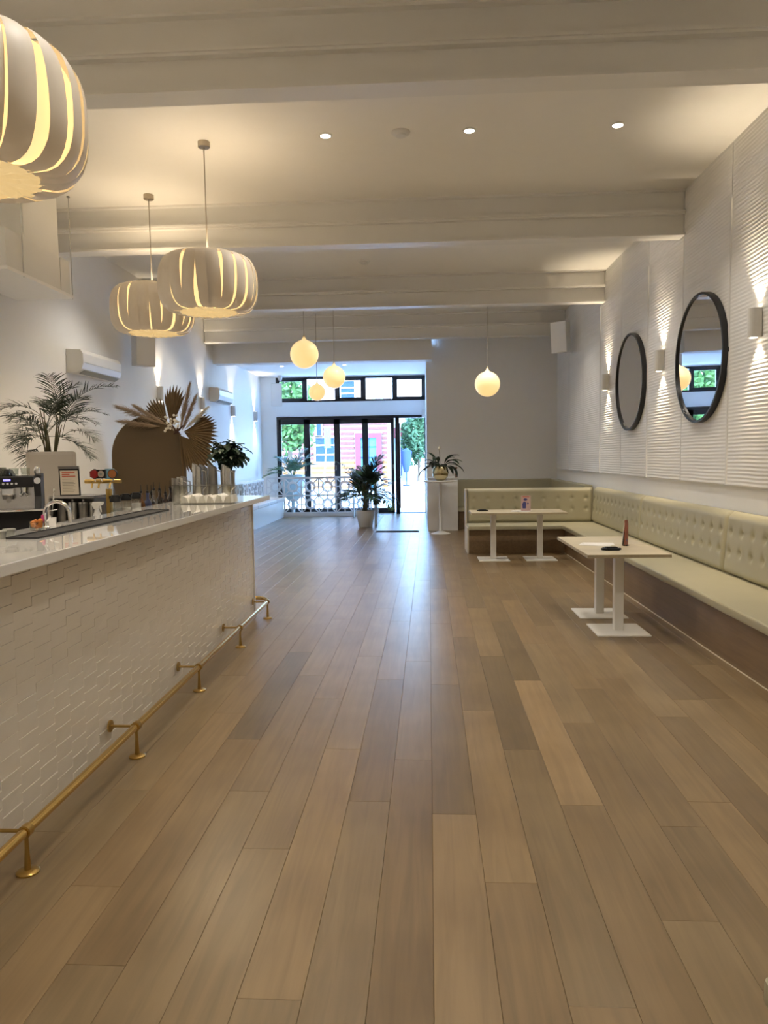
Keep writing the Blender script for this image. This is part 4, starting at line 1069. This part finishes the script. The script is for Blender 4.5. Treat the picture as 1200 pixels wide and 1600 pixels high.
# liquor bottles with pourers
bt = [(220,6.15,.205,'amber'),(230,6.3,.20,'bluelabel'),(240,6.42,.215,'clear'),(249,6.55,.21,'dkglass'),(258,6.5,.17,'dkglass'),(266,6.72,.215,'dkglass'),(273,6.62,.20,'wood_brown'),(236,6.62,.18,'dkglass')]
bl = ['amber bottle next to the jars','bottle with a blue label','clear bottle with a black pourer','dark bottle with a tall thin pourer','short dark bottle at the front','dark bottle beside the acrylic box','brown bottle touching the acrylic box','dark bottle half hidden at the back']
for k, (px_, Y, h, mm) in enumerate(bt):
    jx = -2.36 if k < 7 else -2.47; Y = yx(px_, jx)
    t = thing('liquor_bottle', bl[k]+' of the liquor cluster on the work bench', 'bottle', (jx, Y, WZ), 'liquor bottles behind the counter')
    MB().lathe([(.030,0),(.032,.006),(.032,h*.6),(.026,h*.7),(.013,h*.8),(.012,h),(.015,h),(.015,h+.012)], (jx,Y,WZ), 16).build('bottle', mm, t, smooth=True)
    MB().lathe([(.011,h+.012),(.012,h+.03),(.004,h+.035),(.003,h+.085)], (jx,Y,WZ), 10).build('pourer', 'black', t, smooth=True)
    MB().lathe([(.0326,.03),(.0326,h*.48)], (jx,Y,WZ), 16, False).build('label', 'paper' if k % 3 == 1 else 'wood_brown', t, smooth=True)
# garnish tubs, oranges on counter back edge
t = thing('orange_jar', 'glass jar of orange peel garnish with a pink cap on the counter', 'jar', (gx(53, 4.03), 4.03, 1.21))
gx0 = gx(53, 4.03)
MB().lathe([(.036,0),(.038,.004),(.04,.05),(.038,.052),(.034,.006),(.0,.004)], (gx0,4.03,1.21), 18, False).build('bowl', 'clear', t, smooth=True)
for k in range(7):
    a = rnd.uniform(0,6.28); MB().lathe([(.001,-.014),(.012,-.008),(.014,0),(.012,.008),(.001,.014)], (gx0+.02*math.cos(a), 4.03+.02*math.sin(a), 1.228+.006*k), 8, False).build('peel', 'orange', t, smooth=True)
MB().lathe([(.001,0),(.009,.01),(.008,.04),(.001,.05)], (gx0+.026,4.05,1.25), 10, False).build('pink_cap', 'pink', t, smooth=True)
for k, (px_, Y, mm) in enumerate(((7,3.50,'orange'),(21,3.60,'grey_tub'),(35,3.70,'grey_tub'))):
    jx = gx(px_, Y, 835)-.07
    t = thing('garnish_tub', ('orange tub at the left edge', 'grey tub next to the orange one', 'grey tub closest to the bar mat')[k]+' on the back of the counter', 'tub', (jx, Y, 1.21), 'small tubs on the counter')
    MB().lathe([(.026,0),(.03,.03),(.029,.032)], (jx,Y,1.21), 16).build('tub', mm, t, smooth=True)
    MB().lathe([(.032,.032),(.032,.04),(.028,.042)], (jx,Y,1.21), 16).build('lid', mm, t, smooth=True)
# acrylic box with napkins
t = thing('acrylic_box', 'clear ribbed acrylic box on the counter near its far end', 'box', (-1.88, 6.45, 1.21))
ax0, ax1, ay0, ay1, az0, az1 = -2.13, -1.60, 6.20, 6.54, 1.2105, 1.372
def wallbox(a, b, c, d): MB().box(a, b, c, d, az0, az1).build('side', 'acrylic', t)
wallbox(ax0,ax1,ay0,ay0+.005); wallbox(ax0,ax1,ay1-.005,ay1); wallbox(ax0,ax0+.005,ay0+.005,ay1-.005); wallbox(ax1-.005,ax1,ay0+.005,ay1-.005)
MB().box(ax0+.005,ax1-.005,ay0+.005,ay1-.005,az0,az0+.006).build('bottom', 'acrylic', t)
for k in range(12):
    xx = ax0+.02+.0436*k; MB().box(xx-.0025, xx+.0025, ay0-.004, ay0, az0, az1).build('rib', 'acrylic', t)
MB().box(ax0-.003,ax1+.003,ay0-.005,ay0+.005,az1,az1+.006).build('rim', 'steel', t)
for k in range(6):
    xx = ax0+.05+.075*k
    p_ = MB(); p_.prism([(0,0),(.07,0),(.055,.045+.01*(k%3)),(.02,.05+.012*((k+1)%3))], lambda a,b,d: (xx+a, d, az0+.008+b), ay0+.05, ay1-.05)
    tag(p_.build('folded_napkin', 'paper'), ('first','second','third','fourth','fifth','sixth')[k]+' folded paper napkin from the left inside the acrylic box', 'napkin', 'napkins in the acrylic box')
# steel jugs
for k, (px_, Y, h, r_, lb) in enumerate(((273,6.70,.215,.034,'short leftmost steel jug behind the acrylic box'),(281,6.83,.222,.035,'short steel jug second from the left'),(287,6.97,.225,.034,'short steel jug just left of the tall ones'),
                             (308,7.0,.35,.050,'first tall steel jug with slanted lip'),(332,7.05,.345,.048,'second tall steel jug with slanted lip'),(353,7.0,.335,.046,'tall steel jug with handle under the dark plant'),(318,7.2,.34,.044,'tall steel jug half hidden behind the first two'))):
    jx = gx(px_, Y)
    t = thing('steel_jug', lb+' on the bar', 'jug', (jx, Y, 1.21), 'steel jugs on the bar')
    m = MB(); seg = 20; sl = .045 if h > .3 else .01
    for zf, rr in ((0,.92),(.03,1.0),(.5,.97),(1.0,.9),(1.0,.84),(.1,.9)):
        for s in range(seg):
            a = 2*math.pi*s/seg; zz = h*zf-(sl*(math.cos(a)+1)*.5 if zf > .9 else 0)
            m.v.append((jx+r_*rr*math.cos(a), Y+r_*rr*math.sin(a), 1.21+zz))
    for i in range(5):
        for s in range(seg): m.f.append((i*seg+s, i*seg+(s+1)%seg, (i+1)*seg+(s+1)%seg, (i+1)*seg+s))
    m.f.append(tuple(range(seg))); m.f.append(tuple(5*seg+s for s in range(seg)))
    m.build('body', 'dark_steel' if k % 2 == 0 else 'steel', t, smooth=True)
    MB().tube([(jx+r_*.9,Y,1.21+h*.8),(jx+r_*1.7,Y,1.21+h*.76),(jx+r_*1.75,Y,1.21+h*.35),(jx+r_*.95,Y,1.21+h*.25)], .006, 8).build('handle', 'steel', t, smooth=True)

# ------------------------------------------------------------------ entrance: lattice screens, bench, ledge
def lattice_tile(s):
    m = MB(); w = .027; t = .016
    def bar(p, q, ww=w):
        p = Vector((p[0],0,p[1])); q = Vector((q[0],0,q[1])); d = (q-p).normalized(); n = Vector((-d.z,0,d.x))*ww/2
        o = len(m.v)
        for yy in (-t, t):
            for c in (p-n, q-n, q+n, p+n): m.v.append((c.x, yy, c.z))
        m.f += [(o,o+1,o+2,o+3),(o+7,o+6,o+5,o+4)]+[(o+i,o+(i+1)%4,o+4+(i+1)%4,o+4+i) for i in range(4)]
    h = s/2
    for a, b in (((-h,-h),(h,-h)),((h,-h),(h,h)),((h,h),(-h,h)),((-h,h),(-h,-h))): bar(a, b, .034)
    R = .30*s; n = 12
    for i in range(n): bar((R*math.cos(2*math.pi*i/n), R*math.sin(2*math.pi*i/n)), (R*math.cos(2*math.pi*(i+1)/n), R*math.sin(2*math.pi*(i+1)/n)))
    for sx in (-1, 1):
        for sy in (-1, 1): bar((sx*h, sy*h), (sx*R*.7, sy*R*.7))
    for a in ((R,0,h,0),(-R,0,-h,0),(0,R,0,h),(0,-R,0,-h)): bar((a[0],a[1]),(a[2],a[3]))
    for k in range(2):
        for i in range(4):
            a = math.pi/2*i+k*math.pi/4; bar((R*.98*math.cos(a), R*.98*math.sin(a)), (R*.98*math.cos(a+math.pi/2), R*.98*math.sin(a+math.pi/2)), .018)
    return m.mesh('lattice_tile', 'lattice')
LS = .47; lm = lattice_tile(LS); LY = 19.75
t = thing('lattice_screen', 'white geometric lattice screen across the front windows', 'screen', (-2.6, LY, 0))
x = -4.18
for i in range(6):
    for j in range(2):
        o = link('lattice_tile', lm, t); o.location = Vector((-4.18+LS*(i+.5), LY, .10+LS*(j+.5)))-t.location
xe = -4.18+LS*6
MB().box(-4.18, xe, LY-.03, LY+.03, 0, .10).build('plinth', 'lattice', t); MB().box(-4.18, xe, LY-.03, LY+.03, 1.04, 1.075).build('top_rail', 'lattice', t)
t = thing('lattice_screen', 'white lattice back rest of the bench along the left wall', 'screen', (-4.2, 17.4, 0))
for i in range(9):
    o = link('lattice_tile', lm, t); o.location = Vector((-4.23, 15.3+LS*(i+.5), .52+LS*.5))-t.location; o.rotation_euler = (0,0,math.pi/2)
MB().box(-4.26, -4.20, 15.3, 15.3+LS*9, .99, 1.03).build('top_rail', 'lattice', t)
MB().box(-4.26, -4.20, 15.3, 15.3+LS*9, 0, .52).build('lower_board', 'lattice', t)
t = thing('window_bench', 'white bench with pale cushions along the left wall by the windows', 'bench', (-3.95, 17.4, 0))
MB().box(-4.18, -3.72, 15.3, 19.68, 0, .44).build('base', 'white_plastic', t)
for i in range(4):
    MB().box(-4.18, -3.68, 15.3+1.1*i, 15.3+1.1*(i+1)-.01, .44, .53).build('seat_cushion', 'pot_white', t, bevel=.02)
MB().box(-3.722, -3.712, 15.3, 19.68, .0, .012).build('base_strip', 'lattice', t)
t = thing('low_screen', 'low white panel with capped ledge beside the potted palm', 'screen', (-1.05, 18.3, 0))
MB().box(-1.10, -1.02, 16.95, 19.70, 0, 1.10).build('panel', 'acrylic', t)
MB().box(-1.09, -1.03, 16.9, 16.96, 0, 1.16).build('post', 'lattice', t)
MB().box(-1.11, -1.01, 16.9, 19.70, 1.10, 1.13).build('top_rail', 'lattice', t)
t = thing('white_ledge', 'white ledge shelf at the right end of the lattice screen', 'shelf', (-1.5, 19.4, 0))
MB().box(-1.85, -1.13, 19.25, 19.70, 1.14, 1.20).build('shelf', 'lattice', t)
for x in (-1.82, -1.18): MB().box(x, x+.03, 19.3, 19.66, 0, 1.14).build('leg', 'lattice', t)
t = thing('floor_grate', 'dark slotted mat set in the floor before the entrance', 'mat', (-.5, 15.6, 0))
MB().box(-.974, -.056, 15.38, 15.66, .0005, .008).build('frame', 'mat_dark', t)
for k in range(6): MB().box(-.95, -.08, 15.405+.045*k, 15.425+.045*k, .008, .012).build('rib', 'rubber', t)

# ------------------------------------------------------------------ street
ST = -.03
def sstruct(name, mb, m, label=None): return struct(name, mb, m, label)
sstruct('pavement', MB().box(-30, 30, YF+.1, 25.2, ST-.1, ST), 'pavement', 'pale footpath outside the doors')
sstruct('road', MB().box(-60, 60, 25.2, 33, ST-.25, ST-.06), 'road', 'street in front of the building')
sstruct('pavement_far', MB().box(-60, 60, 33, 90, ST-.2, ST), 'pavement', 'sunlit ground across the street')
sstruct('kerb', MB().box(-60, 60, 25.2, 25.35, ST-.2, ST+.01), 'kerb')
FY = 38.0
def fxx(px_): return gx(px_, FY)
def fzz(py_): return gz(540, py_, FY)
bd = thing('brick_building', 'striped red and pale brick building across the street', 'building', (-6, FY+3, ST))
bx0, bx1 = -14.0, fxx(606)
MB().box(bx0, bx1, FY+.05, FY+6, ST, 10).build('wall', 'brick_pale', bd)
z = ST; k = 0
while z < 3.3:
    mm = 'brick_orange' if z < 1.35 else 'brick_red'
    # course broken around the window and the door
    segs = [(bx0, bx1)]
    for (a, b, c, d) in ((fxx(492), fxx(525), 1.25, 2.65), (fxx(554), fxx(598), -1, 2.85)):
        if z+.13 > c and z < d:
            segs = [q for s in segs for q in ((s[0], min(s[1], a)), (max(s[0], b), s[1])) if q[1]-q[0] > .05]
    for s in segs: MB().box(s[0], s[1], FY, FY+.06, z, z+.135).build('brick_course', mm, bd)
    z += .25; k += 1
def far_window(x0, x1, z0, z1, mm, fm_, bars):
    f = MB(); e = .09
    f.box(x0-e,x1+e,FY-.08,FY+.05,z0-e,z0); f.box(x0-e,x1+e,FY-.08,FY+.05,z1,z1+e); f.box(x0-e,x0,FY-.08,FY+.05,z0,z1); f.box(x1,x1+e,FY-.08,FY+.05,z0,z1)
    for b in bars: f.box(x0,x1,FY-.06,FY+.02,b-.03,b+.03)
    o = f.build('window', fm_, bd); MB().box(x0,x1,FY-.02,FY+.04,z0,z1).build('pane', mm, o)
far_window(fxx(494), fxx(523), 1.35, 2.58, 'navy_glass', 'render_w', (1.72,2.2))
far_window(fxx(535), fxx(556), fzz(625), fzz(596), 'navy_glass', 'render_w', (fzz(606), fzz(615)))
far_window(fxx(496), fxx(503), fzz(680), fzz(655), 'navy_glass', 'brick_pale', ())
for px_ in (586, 598): MB().box(fxx(px_)-.05, fxx(px_)+.06, FY-.06, FY+.05, fzz(628), fzz(590)).build('downpipe', 'sky_paint', bd)
f = MB(); dx0, dx1 = fxx(556), fxx(597); f.box(dx0,dx0+.28,FY-.12,FY+.05,ST,2.8); f.box(dx1-.28,dx1,FY-.12,FY+.05,ST,2.8); f.box(dx0+.28,dx1-.28,FY-.12,FY+.05,2.55,2.8)
do = f.build('door_surround', 'maroon', bd)
MB().box(dx0+.28, dx1-.28, FY-.02, FY+.04, ST, 2.55).build('pane', 'teal_glass', do)
for zz in (.9, 1.5, 2.05): MB().box(dx0+.28, dx1-.28, FY-.04, FY, zz, zz+.06).build('bar', 'navy_glass', do)
MB().box((dx0+dx1)/2-.05, (dx0+dx1)/2+.05, FY-.04, FY, ST, 2.55).build('bar', 'navy_glass', do)
b4 = thing('pale_building', 'pale teal corner building with a maroon awning farther along the street', 'building', (-1, 50, ST))
MB().box(-2.9, -.9, 48, 52, ST, 5.2).build('wall', 'sky_paint', b4)
MB().box(-2.3, -1.0, 47.4, 48, 2.75, 3.4).build('awning', 'maroon', b4)
for x in (-2.2, -1.6): MB().box(x, x+.35, 47.95, 48.02, .3, 2.6).build('window', 'navy_glass', b4)
b5 = thing('white_building', 'plain white building at the end of the street', 'building', (4, 80, ST))
MB().box(-9, 16, 78, 84, ST, 9).build('wall', 'render_w', b5)
for x in (-6.5, -3.5, 3.0): MB().box(x, x+1.2, 77.9, 78.02, 1.2, 3.4).build('window', 'navy_glass', b5)
def tree(x, y, zc, rx, rz, n, label, mm, seed, ls=.16):
    t = thing('street_tree', label, 'tree', (x, y, ST)); rs = random.Random(seed)
    m = MB(); m.tube([(x,y,ST),(x+.05,y,zc*.5),(x,y,zc+rz*.3)], [.11,.09,.04], 8)
    for k in range(6):
        a = rs.uniform(0,6.28); m.tube([(x,y,zc-rz*.5),(x+.6*rx*math.cos(a),y+.6*rx*math.sin(a),zc+rs.uniform(-.2,.5)*rz)], [.05,.015], 6)
    m.build('trunk', 'bark', t, smooth=True)
    m = MB()
    for k in range(n):
        q = Vector((rs.gauss(0,1), rs.gauss(0,1), rs.gauss(0,1))).normalized()*rs.uniform(.35,1)**.6
        lump = 1+.25*math.sin(5*q.x+3*q.z)*math.cos(4*q.y)
        c = Vector((x+rx*q.x*lump, y+rx*q.y*lump, zc+rz*q.z*lump))
        u = Vector((rs.gauss(0,1), rs.gauss(0,1), rs.gauss(0,1))).normalized(); v = u.orthogonal().normalized(); s = ls*rs.uniform(.6,1.2); o = len(m.v)
        m.v += [tuple(c-u*s), tuple(c+v*s*.5), tuple(c+u*s), tuple(c-v*s*.5)]; m.f.append((o,o+1,o+2,o+3))
    f = m.build('foliage', mm, t); f['kind'] = 'stuff'
tree(gx(452, 30), 30, 3.5, 1.15, 1.75, 2200, 'leafy green tree outside the left-hand window leaf', 'tree_leaf', 1)
tree(gx(654, 46), 46, 2.9, 1.0, 1.7, 1500, 'small green tree seen through the open doorway', 'tree_leaf2', 2, .2)
sp = thing('street_sign', 'leaning street pole with a tall teal sign', 'sign', (gx(503, 27), 27, ST))
MB().tube([(gx(503,27),27,ST),(gx(513,27),27,gz(513,672,27))], .025, 8).build('pole', 'sky_paint', sp)
MB().box(gx(508,27), gx(518,27), 26.94, 26.97, gz(513,700,27), gz(513,668,27)).build('sign_plate', 'sign_teal', sp)
ux, uy = gx(635, 40), 40
um = thing('closed_umbrella', 'closed blue umbrella standing across the street', 'umbrella', (ux, uy, ST))
MB().tube([(ux,uy,ST),(ux,uy,2.0)], .03, 8).build('pole', 'navy_glass', um)
MB().lathe([(.02,2.0),(.30,1.85),(.26,1.3),(.14,.75),(.12,.72)], (ux,uy,0), 16).build('canopy', 'umb_blue', um, smooth=True)
MB().lathe([(.2,0),(.2,.06)], (ux,uy,ST), 14).build('base', 'navy_glass', um)
